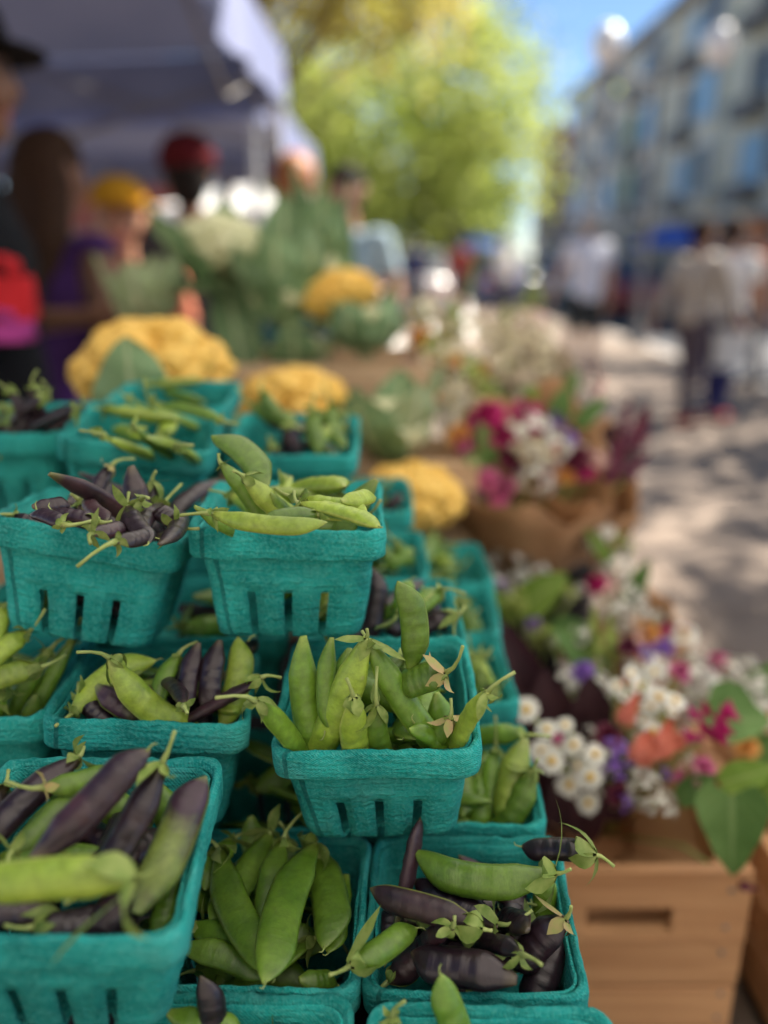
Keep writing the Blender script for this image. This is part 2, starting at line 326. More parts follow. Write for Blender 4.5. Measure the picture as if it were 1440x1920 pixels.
# ---------------------------------------------------------------- trees
M_BARK = mat('bark', (.09, .065, .045), (.15, .115, .085), 9, .9, bump=.6, stretch=(1, 1, .25))
M_LEAF = mat('leaf_bright', (.27, .35, .06), (.43, .47, .13), .55, .55, trans=.6, detail=2)
M_LEAFY = mat('leaf_yellowing', (.36, .34, .07), (.50, .42, .13), .6, .55, trans=.6, detail=2)
M_LEAFD = mat('leaf_dark', (.045, .10, .018), (.09, .16, .03), .7, .55, trans=.4, detail=2)
def tree(loc, trunk_h, crown_c, crown_r, n_clump, n_leaf, leaf, m, label, seed, spread=.55, group=None, name='street_tree'):
    rg = np.random.default_rng(seed); rr = random.Random(seed)
    t = empty(name, loc); tag(t, label, 'tree', group)
    cc = np.array(crown_c, float); cr = np.array(crown_r, float)
    d = rg.normal(size=(n_clump, 3)); d /= np.linalg.norm(d, axis=1)[:, None]
    cl = cc + d * cr * (rg.random((n_clump, 1)) ** .45)
    tr = MB(); top = Vector((cc[0] * .6, cc[1] * .6, cc[2]))
    r0 = max(.11, trunk_h * .045)
    tr.tube([(0, 0, -.03), (0, 0, .25), (.04, .02, trunk_h * .5), (top.x * .4, top.y * .4, trunk_h), tuple(top)], [r0 * 1.5, r0 * 1.05, r0 * .9, r0 * .75, r0 * .3], 10)
    for i in rr.sample(range(n_clump), min(14, n_clump)):
        e = Vector(cl[i]); s = Vector((0, 0, trunk_h * rr.uniform(.75, 1.0))) + Vector((top.x * .3, top.y * .3, 0)); mid = s.lerp(e, .5) + Vector((rr.uniform(-.3, .3), rr.uniform(-.3, .3), .35))
        tr.tube([s, mid, e], [r0 * .42, r0 * .26, r0 * .08], 6)
    tr.build('trunk', M_BARK, t, True)
    idx = rg.integers(0, n_clump, n_leaf); cs = spread * rg.uniform(.5, 1.25, n_clump)
    p = cl[idx] + rg.normal(size=(n_leaf, 3)) * cs[idx][:, None] * np.array([1, 1, .75])
    a = rg.normal(size=(n_leaf, 3)); a /= np.linalg.norm(a, axis=1)[:, None]
    b = np.cross(a, rg.normal(size=(n_leaf, 3))); b /= np.linalg.norm(b, axis=1)[:, None]; c = np.cross(a, b)
    s = leaf * rg.uniform(.6, 1.3, (n_leaf, 1))
    V = np.stack([p - a * s * .5, p + b * s * .3 + c * s * .08, p + a * s * .5, p - b * s * .3 + c * s * .08], 1).reshape(-1, 3)
    me = bpy.data.meshes.new('crown'); me.vertices.add(len(V)); me.vertices.foreach_set('co', V.ravel())
    me.loops.add(n_leaf * 4); me.loops.foreach_set('vertex_index', np.arange(n_leaf * 4)); me.polygons.add(n_leaf)
    me.polygons.foreach_set('loop_start', np.arange(0, n_leaf * 4, 4)); me.polygons.foreach_set('loop_total', np.full(n_leaf, 4)); me.update(); me.validate()
    link('crown', me, t, m); return t
tree((.95, 26, 0), 2.4, (0, 0, 4.7), (4.2, 3.6, 3.3), 74, 13500, .24, M_LEAF, 'bright sunlit green tree at the far end of the plaza', 3, .7)
tree((-3.0, 15.5, 0), 3.4, (2.1, 0, 6.2), (2.7, 2.6, 1.9), 40, 6000, .2, M_LEAFY, 'yellowing tree with thin leaves rising behind the tents', 5, .5)
tree((2.9, 36, 0), 1.6, (0, 0, 3.2), (2.4, 2.4, 2.2), 50, 10000, .26, M_LEAFD, 'dark green tree beside the red brick building', 8, .7)
tree((-3.2, 36, 0), 2.4, (0, 0, 5), (4, 3, 4), 60, 14000, .28, M_LEAF, 'broad green tree far behind the tents', 9, .8)
# street trees across the road: they stand outside the picture and dapple the paving
tree((9.2, 5.4, 0), 4.6, (0, 0, 8.0), (2.6, 2.6, 1.9), 60, 17000, .2, M_LEAF, 'street tree across the road dappling the near paving', 12, .55, 'shade trees across the road')
tree((9.3, 12.6, 0), 4.4, (0, 0, 8.0), (2.7, 3.2, 1.9), 26, 5200, .2, M_LEAF, 'street tree across the road dappling the far paving', 13, .5, 'shade trees across the road')

tree((9.4, 8.9, 0), 4.6, (0, 0, 8.2), (2.7, 2.4, 1.8), 15, 2600, .2, M_LEAF, 'middle street tree across the road, between the other two', 14, .5, 'shade trees across the road')
# ---------------------------------------------------------------- tents
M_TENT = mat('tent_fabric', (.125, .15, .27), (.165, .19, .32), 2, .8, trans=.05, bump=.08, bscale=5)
M_POLE = mat('white_metal_pole', (.55, .55, .56), (.65, .65, .66), 8, .4, metal=.2)
def tent(x0, x1, y0, y1, eave, peak, val, label, posts=None, mm=None):
    mm = mm or M_TENT
    t = empty('market_tent', ((x0 + x1) / 2, (y0 + y1) / 2, 0)); cx, cy = t.location.x, t.location.y
    hx, hy = (x1 - x0) / 2, (y1 - y0) / 2
    n = 12; roof = MB()
    cs = [(-hx, -hy), (hx, -hy), (hx, hy), (-hx, hy)]
    for k in range(4):
        a, b = cs[k], cs[(k + 1) % 4]; pts = []
        for i in range(n):
            f = i / (n - 1)
            for j in range(n):
                g = j / (n - 1); x = (a[0] + (b[0] - a[0]) * g) * (1 - f); y = (a[1] + (b[1] - a[1]) * g) * (1 - f)
                z = eave + (peak - eave) * f - .13 * math.sin(math.pi * f) * (1 + .3 * math.sin(g * math.pi)) - .05 * math.sin(math.pi * g) * (1 - f)
                pts.append((x, y, z))
        roof.grid(pts, n, n)
    roof.build('canopy', mm, t, True)
    for k in range(4):
        a, b = cs[k], cs[(k + 1) % 4]; v = MB(); m = 30; pts = []
        for i in range(3):
            for j in range(m):
                g = j / (m - 1); x = a[0] + (b[0] - a[0]) * g; y = a[1] + (b[1] - a[1]) * g
                wob = .012 * math.sin(g * 40) * i; nx, ny = (b[1] - a[1]), -(b[0] - a[0]); ln = math.hypot(nx, ny)
                pts.append((x + nx / ln * (.01 + wob), y + ny / ln * (.01 + wob), eave - .05 * math.sin(math.pi * g) - val * i / 2 + (.03 * abs(math.sin(g * 15)) if i == 2 else 0)))
        v.grid(pts, 3, m).build('valance', mm, t, True)
    for i, (x, y) in enumerate(cs):
        q = MB().box((x * .985, y * .985, (eave - .02) / 2), (.045, .045, eave - .02)).box((x * .985, y * .985, .01), (.12, .12, .02)); q.build('post', M_POLE, t)
    tr = MB()
    for k in range(4):
        a, b = cs[k], cs[(k + 1) % 4]
        for s in range(3):
            f0, f1 = s / 3, (s + 1) / 3; A = Vector((a[0] + (b[0] - a[0]) * f0, a[1] + (b[1] - a[1]) * f0, 0)) * .975; B = Vector((a[0] + (b[0] - a[0]) * f1, a[1] + (b[1] - a[1]) * f1, 0)) * .975
            tr.tube([A + Vector((0, 0, eave - .1)), B + Vector((0, 0, eave - .42))], .007, 6); tr.tube([A + Vector((0, 0, eave - .42)), B + Vector((0, 0, eave - .1))], .007, 6)
    tr.build('truss', M_CORN, t)
    return tag(t, label, 'tent', 'tents in a row')
tent(-4.0, -.50, .62, 4.5, 2.3, 3.05, .27, 'grey white canopy tent over the people behind the baskets')
tent(-4.1, -.66, 4.75, 8.5, 2.32, 3.05, .3, 'second grey white canopy tent behind the first one')
# square parasol out of view, added to shade the baskets and spread soft sunlight
def parasol(x0, x1, y0, y1, z, peak, mast, label):
    t = empty('added_parasol', (mast[0], mast[1], 0)); ox, oy = mast; cx, cy = (x0 + x1) / 2 - ox, (y0 + y1) / 2 - oy; hx, hy = (x1 - x0) / 2, (y1 - y0) / 2
    M_PAR = mat('parasol_cloth', (.80, .78, .74), (.84, .82, .78), 3, .8, trans=.62)
    cs = [(cx - hx, cy - hy), (cx + hx, cy - hy), (cx + hx, cy + hy), (cx - hx, cy + hy)]; n = 9; v = MB()
    for k in range(4):
        a, b = cs[k], cs[(k + 1) % 4]
        v.grid([(cx + (a[0] + (b[0] - a[0]) * j / 8 - cx) * (1 - i / 8), cy + (a[1] + (b[1] - a[1]) * j / 8 - cy) * (1 - i / 8), z + (peak - z) * (i / 8) - .05 * math.sin(math.pi * i / 8)) for i in range(n) for j in range(n)], n, n)
    v.build('canopy', M_PAR, t, True)
    for a in cs: MB().tube([(cx, cy, peak - .06), (a[0], a[1], z - .02)], .012, 6).build('rib', M_POLE, t, True)
    MB().tube([(0, 0, 0), (0, 0, peak + .25)], .035, 12).build('mast', M_POLE, t, True); MB().tube([(0, 0, peak + .22), (cx, cy, peak + .04)], .03, 10).build('arm', M_POLE, t, True)
    MB().box((0, 0, .05), (.8, .8, .1)).build('base', M_KERB, t, False, .01)
    return tag(t, label, 'parasol')
parasol(-.46, 2.9, -.7, 3.05, 2.36, 2.95, (1.2, -1.5), 'large white square parasol added unseen to shade and light the stall')
M_TENTW = mat('white_tent_fabric', (.8, .8, .78), (.86, .86, .84), 2, .8, trans=.2)
tent(-4.6, -1.5, 17.6, 20.6, 2.3, 3.0, .35, 'small sunlit white tent under the far trees', mm=M_TENTW)

# ================================================================ TABLES AND STANDS
M_CLOTH = mat('black_cloth', (.012, .012, .014), (.022, .022, .025), 30, .95)
M_WOOD = mat('pine_wood', (.36, .17, .07), (.60, .34, .165), 7, .6, lo=.25, hi=.75, detail=8, bump=.3, bscale=30, stretch=(.6, 9, 9), vary=.1)
M_WOOD2 = mat('pale_wood', (.42, .29, .17), (.55, .40, .25), 5, .65, bump=.15, bscale=30, stretch=(.6, 9, 9), vary=.1)
M_KRAFT = mat('kraft_paper', (.38, .20, .095), (.47, .27, .135), 14, .8, bump=.3, bscale=22)
M_BLACKP = mat('black_plastic', (.012, .012, .013), (.02, .02, .021), 20, .45)
t = empty('display_table', (-.32, 1.0, 0)); tag(t, 'long table under a black cloth carrying the teal baskets', 'table')
TZ = .924
MB().box((0, 0, TZ - .018), (.84, 1.9, .03)).build('table_top', M_WOOD2, t)
for sx in (-1, 1):
    for sy in (-1, 1): MB().box((sx * .37, sy * .88, (TZ - .034) / 2), (.05, .05, TZ - .034)).build('leg', M_WOOD2, t)
cl = MB(); pts = []; m = 160
per = []
for k in range(m + 1):
    s = k / m * 4; e = int(s) % 4; g = s - int(s); c = [(-.425, -.955), (.425, -.955), (.425, .955), (-.425, .955)]
    a, b = c[e], c[(e + 1) % 4]; per.append((a[0] + (b[0] - a[0]) * g, a[1] + (b[1] - a[1]) * g, k))
for f in (0, 0.03, .3, 1):
    for x, y, k in per:
        wv = 1 + f * .012 * math.sin(k * 1.1) + f * .01 * math.sin(k * .43); pts.append((x * wv, y * wv, TZ - .001 - f * .86))
cl.grid(pts, 4, m + 1); b0 = len(cl.v); cl.v += [Vector((x, y, TZ - .001)) for x, y in ((-.425, -.955), (.425, -.955), (.425, .955), (-.425, .955))]; cl.f.append((b0, b0 + 1, b0 + 2, b0 + 3))
o = cl.build('table_cloth', M_CLOTH, None, True); o.location = (-.32, 1.0, 0); tag(o, 'black cloth hanging over the long display table', 'table cloth')

def crate(name, loc, dims, m, label, hole=False, rz=0, slats=3, cat='crate', group=None):
    """open wooden crate: each board a part. dims = width x, depth y, height z; loc = centre of the base"""
    t = empty(name, loc, rz); W, D, H = dims; th = .012; tag(t, label, cat, group)
    sh = H / slats
    MB().box((0, 0, .006), (W - .002, D - .002, .012)).build('base_board', m, t, False, .001)
    for sy in (-1, 1):
        if hole and sy == -1:
            hw, hh, hz = min(.1, W * .36) / 2, .028, H * .73
            y = -D / 2 + th / 2; p = MB(); zb = hz - hh / 2 - .012
            p.box((0, y, (hz + hh / 2 + H) / 2), (W, th, H - hz - hh / 2)); p.box((0, y, (zb + hz - hh / 2) / 2), (W, th, hz - hh / 2 - zb))
            for sx in (-1, 1): p.box((sx * (hw + (W / 2 - hw) / 2), y, hz), (W / 2 - hw, th, hh))
            p.build('handle_board', m, t)
            for i in range(2): MB().box((random.uniform(-.002, .002), y + random.uniform(-.0015, .0015), .013 + (zb - .013) * (i + .5) / 2), (W, th, (zb - .013) / 2 - .003)).build('board', m, t, False, .0015)
            for sx in (-1, 1):
                for zz in (.03, .06, .11, .14, H - .02): n_ = MB().lathe([(.0028, 0), (.0025, .001), (.0003, .0013)], 8).build('nail', M_CORN, t, True); n_.location = (sx * (W / 2 - .018) + random.uniform(-.003, .003), -D / 2, zz); n_.rotation_euler = (R(90), 0, 0)
        else:
            for i in range(slats): MB().box((random.uniform(-.001, .001), sy * (D / 2 - th / 2), .013 + sh * (i + .5) - .006), (W, th, sh - .008)).build('slat', m, t, False, .0015)
    for sx in (-1, 1):
        for i in range(slats): MB().box((sx * (W / 2 - th / 2), 0, .013 + sh * (i + .5) - .006), (th, D - 2 * th - .001, sh - .008)).build('slat', m, t, False, .0015)
        for sy in (-1, 1): MB().box((sx * (W / 2 - th - .0085), sy * (D / 2 - th - .0085), H / 2 + .003), (.016, .016, H - .02)).build('corner_post', m, t)
    return t
# risers under the upper tiers of baskets and under the cauliflowers
crate('riser_crate', (-.27, 1.02, TZ + .002), (.44, .28, .20), M_WOOD2, 'wooden crate raising the large orange cauliflower')
crate('cauliflower_crate', (-.15, 1.60, 1.082), (.46, .30, .085), M_WOOD2, 'shallow wooden tray heaped with leafy cauliflowers', slats=2)
crate('riser_crate', (-.15, 1.60, TZ + .002), (.42, .27, .153), M_WOOD2, 'wooden crate standing under the cauliflower tray')
# flower bench
M_DARKW = mat('dark_stained_wood', (.045, .032, .024), (.08, .058, .042), 5, .7, bump=.2, bscale=30, stretch=(9, .6, 9), vary=.1)
def bench(x0, x1, y0, y1, label, n):
    t = empty('flower_bench', ((x0 + x1) / 2, (y0 + y1) / 2, 0)); tag(t, label, 'bench'); W, D = x1 - x0, y1 - y0
    for i in range(n): MB().box((-W / 2 + W * (i + .5) / n, 0, .585), (W / n - .008, D, .025)).build('plank', M_DARKW, t, False, .003)
    for sx in (-1, 1):
        for sy in (-1, 1): MB().box((sx * (W / 2 - .03), sy * (D / 2 - .03), .286), (.045, .045, .572)).build('leg', M_DARKW, t)
bench(.115, .665, .60, 1.02, 'low dark bench under the two wooden flower crates', 4)
bench(.10, .47, 1.03, 1.97, 'low dark bench under the black flower buckets', 3)
crate('flower_crate', (.232, .79, .600), (.225, .30, .203), M_WOOD, 'orange brown wooden crate with a hand hole, packed with bouquets', hole=True)
crate('flower_crate', (.515, .80, .600), (.25, .30, .17), M_WOOD, 'lower wooden crate beside the crate with the hand hole')

# ================================================================ BASKETS
A_, B_, H_ = .0575, .0445, .074
def ring_pts(hw, rc, fr):
    """rounded square, points run anticlockwise; returns list of (x, y, side, f) with f in -1..1 along the straight side"""
    out = []; Ls = hw - rc
    for s in range(4):
        ca, sa = math.cos(s * math.pi / 2), math.sin(s * math.pi / 2)
        pts = [(f * Ls, -hw, f) for f in fr]
        for k in range(1, 6):
            a = k / 6 * math.pi / 2; pts.append((Ls + rc * math.sin(a), -Ls - rc * math.cos(a), 2.0))
        for x, y, f in pts: out.append((x * ca - y * sa, x * sa + y * ca, s, f))
    return out
SLOTC = (-.6, 0, .6); SW = .068
FR = sorted({round(x, 4) for c in SLOTC for x in (c - .26, c - .2, c - .15, c - SW, c, c + SW, c + .15, c + .2, c + .26)} | {-1, -.93, 1, .93, -.3, .3})
def basket_meshes(seed):
    rg = random.Random(seed); off = Vector((rg.uniform(0, 50), rg.uniform(0, 50), rg.uniform(0, 50)))
    slot_top = -H_ + .031
    prof = [(.003, -H_ + .0035), (.012, -H_ + .0035), (.022, -H_ + .003), (.030, -H_ + .002), (.036, -H_ + .0005), (B_ - .003, -H_), (B_ - .0008, -H_ + .0012), (B_, -H_ + .004)]
    zs = list(np.linspace(-H_ + .007, slot_top - .004, 8)) + [slot_top - .0015, slot_top, slot_top + .003, slot_top + .006, slot_top + .0085] + list(np.linspace(slot_top + .012, -.0185, 9)) + [-.0165, -.010, -.004]
    def hwz(z): return B_ + (A_ - .0035 - B_) * (z + H_) / H_
    prof += [(hwz(z), z) for z in zs]
    V, F, UV = [], [], []; ns = None; meta = []
    vlen = 0; last = None
    for (hw, z) in prof:
        rc = min(.011, hw * .5); rp_ = ring_pts(hw, rc, FR); ns = len(rp_)
        vlen += 0 if last is None else math.hypot(hw - last[0], z - last[1]); last = (hw, z)
        per = 0; px_ = None
        for x, y, s, f in rp_:
            if px_: per += math.hypot(x - px_[0], y - px_[1])
            px_ = (x, y); o = 0
            if z > -H_ + .002:
                for c in SLOTC:
                    if f < 1.5:
                        df = abs(f - c)
                        top = slot_top + .0045
                        if df <= .151 and z < top: o -= .0010
                        elif df <= .205 and z < top + .0045: o += .0010
                        elif df <= .151 and z < top + .0045: o += .0010
                if f < 1.5 and .26 < abs(abs(f) - .3) + .26 < .30: o -= .0005      # faint vertical flutes between the slots
                o += .0020 * noise.noise(Vector((x, y, z)) * 17 + off) + .0013 * noise.noise(Vector((x, y, z)) * 45 + off) + .0004 * noise.noise(Vector((x, y, z)) * 160 + off)
            ln = math.hypot(x, y) or 1
            V.append((x + x / ln * o, y + y / ln * o, z + .0006 * noise.noise(Vector((x, y, 3)) * 30 + off))); UV.append((per, vlen)); meta.append((s, f, z))
    n = ns
    for i in range(len(prof) - 1):
        for k in range(n):
            q = (i * n + k, i * n + (k + 1) % n, (i + 1) * n + (k + 1) % n, (i + 1) * n + k)
            s, f, z = meta[q[0]]; f2 = meta[q[1]][1]; z2 = meta[q[2]][2]; hole = False
            if f < 1.5 and f2 < 1.5 and i >= 4:
                for c in SLOTC:
                    if c - SW - .001 <= f and f2 <= c + SW + .001 and z2 <= slot_top + 1e-5: hole = True
            if not hole: F.append(q)
    F.append(tuple(range(n))[::-1])
    body = pyd('basket_body', V, F); uvl = body.uv_layers.new(name='UVMap')
    for lp in body.loops: uvl.data[lp.index].uv = UV[lp.vertex_index]
    # rim band: a thicker folded strip round the top
    hw = A_ - .0030
    bp = [(hw - .0006, -.0195), (hw + .0022, -.0188), (hw + .0032, -.0172), (hw + .0033, -.012), (hw + .0034, -.006), (hw + .0033, -.0022), (hw + .0026, -.0004), (hw + .0012, .0002), (hw - .0002, -.0008), (hw - .0011, -.004), (hw - .0016, -.011), (hw - .0018, -.0180)]
    V, F, UV = [], [], []; fr = list(np.linspace(-1, 1, 22)); vlen = 0
    for i, (h, z) in enumerate(bp):
        rp_ = ring_pts(h, .0105, fr); n = len(rp_); per = 0; px_ = None
        if i: vlen += math.hypot(h - bp[i - 1][0], z - bp[i - 1][1])
        for x, y, s, f in rp_:
            if px_: per += math.hypot(x - px_[0], y - px_[1])
            px_ = (x, y); ln = math.hypot(x, y)
            p3 = Vector((x, y, 0)); o = .0019 * noise.noise(p3 * 34 + off) + .0006 * noise.noise(Vector((x, y, z)) * 190 + off)
            dz = .0021 * noise.noise(p3 * 24 - off) + (.0016 * noise.noise(p3 * 230 + off) if 4 < i < 9 else .0010 * noise.noise(p3 * 90 + off) if i < 3 else 0)
            V.append((x + x / ln * o, y + y / ln * o, z + dz)); UV.append((per, vlen))
    for i in range(len(bp)):
        for k in range(n): F.append((i * n + k, i * n + (k + 1) % n, ((i + 1) % len(bp)) * n + (k + 1) % n, ((i + 1) % len(bp)) * n + k))
    rim = pyd('basket_rim', V, F); uvl = rim.uv_layers.new(name='UVMap')
    for lp in rim.loops: uvl.data[lp.index].uv = UV[lp.vertex_index]
    for me in (body, rim): me.shade_smooth(); me.materials.append(TEAL)
    return body, rim
BV = [basket_meshes(s) for s in (11, 22, 33, 44, 55, 66, 77)]
def basket(x, y, z, yaw, pitch, roll, label, var):
    body, rim = BV[(var * 3 + int(abs(x) * 1000)) % 7]
    o = link('produce_basket', body); r = link('rim', rim, o)
    o.matrix_world = Matrix.Translation((x, y, z)) @ Matrix.Rotation(R(yaw), 4, 'Z') @ Matrix.Rotation(R(pitch), 4, 'X') @ Matrix.Rotation(R(roll), 4, 'Y')
    sm = o.modifiers.new('thickness', 'SOLIDIFY'); sm.thickness = .0016; sm.offset = -1
    tag(o, label, 'basket', 'teal pulp baskets stacked on the table'); return o

# ================================================================ PEA PODS
def pod_mesh(L, W, bend, thick, bumps, seed, wavy=0, beak=1):
    """stem end at the origin, runs along +x; flat side faces +y; seam on +z"""
    rr = random.Random(seed); nt_, ns = 30, 16; V, F, UV = [], [], []; ph = rr.uniform(0, 6.28)
    for i in range(nt_):
        t = .5 - .5 * math.cos(math.pi * i / (nt_ - 1)); t = .55 * t + .45 * i / (nt_ - 1)   # rings close up at both ends
        pw = min(1, (.20 + 2.9 * t) ** .9) if t < .34 else 1
        pw = min(pw, 1); pe = 1 - max(0, (t - .74) / .26) ** 2.3
        wdt = W * max(.02, min(pw, 1) * pe); tk = W * thick * max(.03, min(1, .26 + 2.4 * t) * (1 - max(0, (t - .70) / .30) ** 2.0))
        bm = 1 + bumps * .75 * (1 + math.cos(2 * math.pi * 6.5 * t + ph)) * math.sin(math.pi * min(1, max(0, (t - .08) / .84)))
        zc = bend * L * 4 * t * (1 - t) + beak * W * .30 * max(0, (t - .72) / .28) ** 2
        yc = wavy * L * math.sin(t * 4 + ph) * .5
        for k in range(ns):
            a = 2 * math.pi * k / ns; sa, ca = math.sin(a), math.cos(a)
            yy = tk * .5 * bm * math.copysign(abs(ca) ** .92, ca); zz = wdt * .5 * sa
            if k == ns // 4: zz += W * .05 * min(1, 8 * t) * (1 - t ** 6)                        # seam ridge
            if k in (ns // 4 - 1, ns // 4 + 1): yy *= .9
            if k == 3 * ns // 4: zz -= W * .02
            V.append((L * t, yc + yy, zc + zz)); UV.append((t, k / ns))
    for i in range(nt_ - 1):
        for k in range(ns): F.append((i * ns + k, (i + 1) * ns + k, (i + 1) * ns + (k + 1) % ns, i * ns + (k + 1) % ns))
    F.append(tuple(range(ns))); F.append(tuple((nt_ - 1) * ns + k for k in range(ns))[::-1])
    me = pyd('pod', V, F); uvl = me.uv_layers.new(name='UVMap')
    for pl in me.polygons:
        vs = [UV[me.loops[li].vertex_index] for li in pl.loop_indices]; wrap = max(q[1] for q in vs) - min(q[1] for q in vs) > .5 and len(vs) == 4
        for li, q in zip(pl.loop_indices, vs): uvl.data[li].uv = (q[0], q[1] + 1 if wrap and q[1] < .3 else q[1])
    me.shade_smooth(); return me
def calyx_mesh(seed, size=.009, r=.0032):
    """cup of five pointed sepals round the origin; pod lies along +x"""
    rr = random.Random(seed); V, F = [], []; n = 5; base = []
    prof_w = (1.0, 1.3, 1.15, .7, .08)
    cols = n * 3; rings = []
    V.append((-.0015, 0, 0))
    for k in range(n):
        a0 = 2 * math.pi * (k + rr.uniform(-.12, .12)) / n; ln = size * rr.uniform(.6, 1.5); fl = rr.uniform(.02, .95) if rr.random() < .75 else rr.uniform(1.0, 2.0); curl = rr.uniform(-1.0, 1.3); tw = rr.uniform(-.5, .5)
        pr = []
        for s in range(6):
            f = s / 5; ww = (.60 * r * (1 + .9 * math.sin(math.pi * min(1, f * 1.05)) ) * (1 - f ** 3)) if f > 0 else .60 * r
            rad = r * (.55 + .5 * min(1, f * 3)) + ln * f * math.sin(fl + curl * f) ; xx = -.0005 + ln * f * math.cos(fl + curl * f)
            tri = []
            for e in (-1, 0, 1):
                a = a0 + tw * f; c, sn = math.cos(a), math.sin(a); lift = (.10 * ww if e == 0 else .0)
                y = c * (rad - lift) - sn * e * ww; z = sn * (rad - lift) + c * e * ww; tri.append(len(V)); V.append((xx, y, z))
            pr.append(tri)
        for s in range(5):
            for e in range(2): F.append((pr[s][e], pr[s + 1][e], pr[s + 1][e + 1], pr[s][e + 1]))
        F.append((0, pr[0][0], pr[0][1])); F.append((0, pr[0][1], pr[0][2])); base.append(pr[0])
    for k in range(n): F.append((0, base[k][2], base[(k + 1) % n][0]))
    me = pyd('calyx', V, F); me.shade_smooth(); return me
def stem_mesh(seed, L=.010):
    rr = random.Random(seed); a, b = rr.uniform(-1.1, 1.1), rr.uniform(-1.1, 1.1); m = MB()
    m.tube([(.002, 0, 0), (-L * .3, a * L * .12, b * L * .12), (-L * .65, a * L * .4, b * L * .4), (-L, a * L * .8, b * L * .85)], [.0018, .0011, .00085, .0010], 7)
    me = pyd('stem', m.v, m.f); me.shade_smooth(); return me
def curl_mesh(seed, L=.010):
    m = MB(); rr = random.Random(seed); m.tube([(-.001, 0, 0), (L * .35, 0, .001), (L * .7, .001, L * .28), (L * .8, .0016, L * .62)], [.0011, .0008, .0006, .0003], 6)
    me = pyd('curl', m.v, m.f); me.shade_smooth(); return me
CAL = [calyx_mesh(s, .0075 + .0030 * (s % 4)) for s in range(16)]
STM = [stem_mesh(s, .005 + .003 * (s % 5)) for s in range(15)]
CRL = [curl_mesh(s) for s in range(3)]
for me in CAL: me.materials.append(M_CALYX)
CALD = [c.copy() for c in CAL[:3]]
for me in CALD: me.materials.clear(); me.materials.append(M_CALYX_DRY)
for me in STM: me.materials.append(M_STEM)
for me in CRL: me.materials.append(M_STEM)
PODW = {'g': ('plump green pea pod', .62), 'y': ('pale yellow green pea pod', .64), 'f': ('broad flat green pea pod', .36), 'p': ('dark purple pea pod', .60), 's': ('green seamed purple pea pod', .58), 'm': ('pea pod mottled purple and green', .58)}
SHARED = {}
npod = 0
def pod(p0, p1, W, kind, where, bend=.05, roll=0, cal=True, up=None, shared=None, dry=False, bk=None, cs=1.0):
    """pod from stem end p0 to tip p1 (world), width W"""
    global npod
    npod += 1; p0, p1 = Vector(p0), Vector(p1); d = p1 - p0; L = d.length
    if shared is not None:
        key = (kind, shared)
        if key not in SHARED:
            SHARED[key] = pod_mesh(.070, .0165 if kind != 'f' else .019, [.04, -.03, .08][shared % 3], PODW[kind][1], .10, 100 + shared)
            SHARED[key].materials.append(PM[kind])
        me = SHARED[key]; sc = L / .070
    else:
        me = pod_mesh(L, W, bend, PODW[kind][1], .13 if kind != 'f' else .07, npod, wavy=random.uniform(-.03, .03), beak=random.choice((1, 1, -.6))); me.materials.append(PM[kind]); sc = 1
    o = link('purple_pea_pod' if kind in 'psm' else 'pea_pod', me)
    X = d.normalized(); tocam = (CAM - (p0 + p1) / 2).normalized(); N = up if up is not None else (tocam * .75 + Vector((0, 0, .45)))
    N = (N - X * N.dot(X)).normalized(); Z = X.cross(N)
    m3 = Matrix((X, N, Z)).transposed() @ Matrix.Rotation(R(roll), 3, 'X')
    o.matrix_world = Matrix.Translation(p0) @ m3.to_4x4() @ Matrix.Scale(sc, 4)
    tag(o, PODW[kind][0] + ' ' + where, 'pea pod', (bk or 'pea pods'))
    if cal:
        s = cs * ((W / .0150) if shared is None else 1)
        c = link('calyx', random.choice(CALD if dry else CAL), o); c.location = (.0012, 0, 0); c.rotation_euler = (random.uniform(0, 6), 0, 0); c.scale = (s, s, s)
        q = link('stem', random.choice(STM), o); q.rotation_euler = (random.uniform(0, 6), 0, 0)
    if random.random() < .6 and shared is None:
        zc = W * .30; c = link('tip_curl', random.choice(CRL), o); c.location = (L - .0012, 0, W * .25); c.scale = (.55, .55, .55); c.rotation_euler = (random.uniform(-.5, .5), random.uniform(-.4, .3), 0)
    return o

# basket poses come from fitting the rim corners seen in the photograph to a 115 mm basket
BK = {}   # key: (pose, label, phrase for its pods)
def defb(k, pose, label, phrase, var): BK[k] = (basket(*pose, label, var), label, phrase)
defb('B1', (-.179, .520, 1.190, 2.1, -6.3, 9.8), 'tilted teal basket heaped with short purple pods on the top tier', 'heaped in the tilted top tier basket', 0)
defb('B2', (-.058, .509, 1.200, 2.2, -1.4, 1.5), 'teal basket of green pods on the top tier beside the tilted purple one', 'in the green basket on the top tier', 1)
defb('B3', (-.139, .467, 1.096, 5.7, -6, 5), 'teal basket of mixed yellow green and purple pods below the tilted purple basket', 'in the mixed basket below the tilted one', 2)
defb('B4', (-.143, .333, 1.087, 2.2, 5, 2.2), 'big near teal basket of long purple pods under one yellow green pod', 'in the big near basket', 3)
defb('B5', (-.004, .443, 1.104, -.7, 6.6, -2.2), 'teal basket of upright plump green pods standing on two lower baskets', 'in the upright middle tier basket', 0)
defb('B6', (-.068, .385, 1.000, -3, 1, -1), 'low teal basket packed with broad flat green pods', 'in the low basket of flat pods', 1)
defb('B7', (.048, .382, 1.001, -2.8, 1.4, -2), 'low teal basket of purple pods with a long green pod laid over its corner', 'in the low basket beside the flat green pods', 2)
defb('B8', (-.072, .268, 1.000, 0, 1, 0), 'teal basket with one purple tip up, in front of the flat green pods', 'in the basket in front of the flat pods', 3)
defb('B9', (.048, .255, 1.005, -2, 2, 0), 'teal basket in front of the low purple pod basket', 'in the basket in front of the low purple pods', 0)
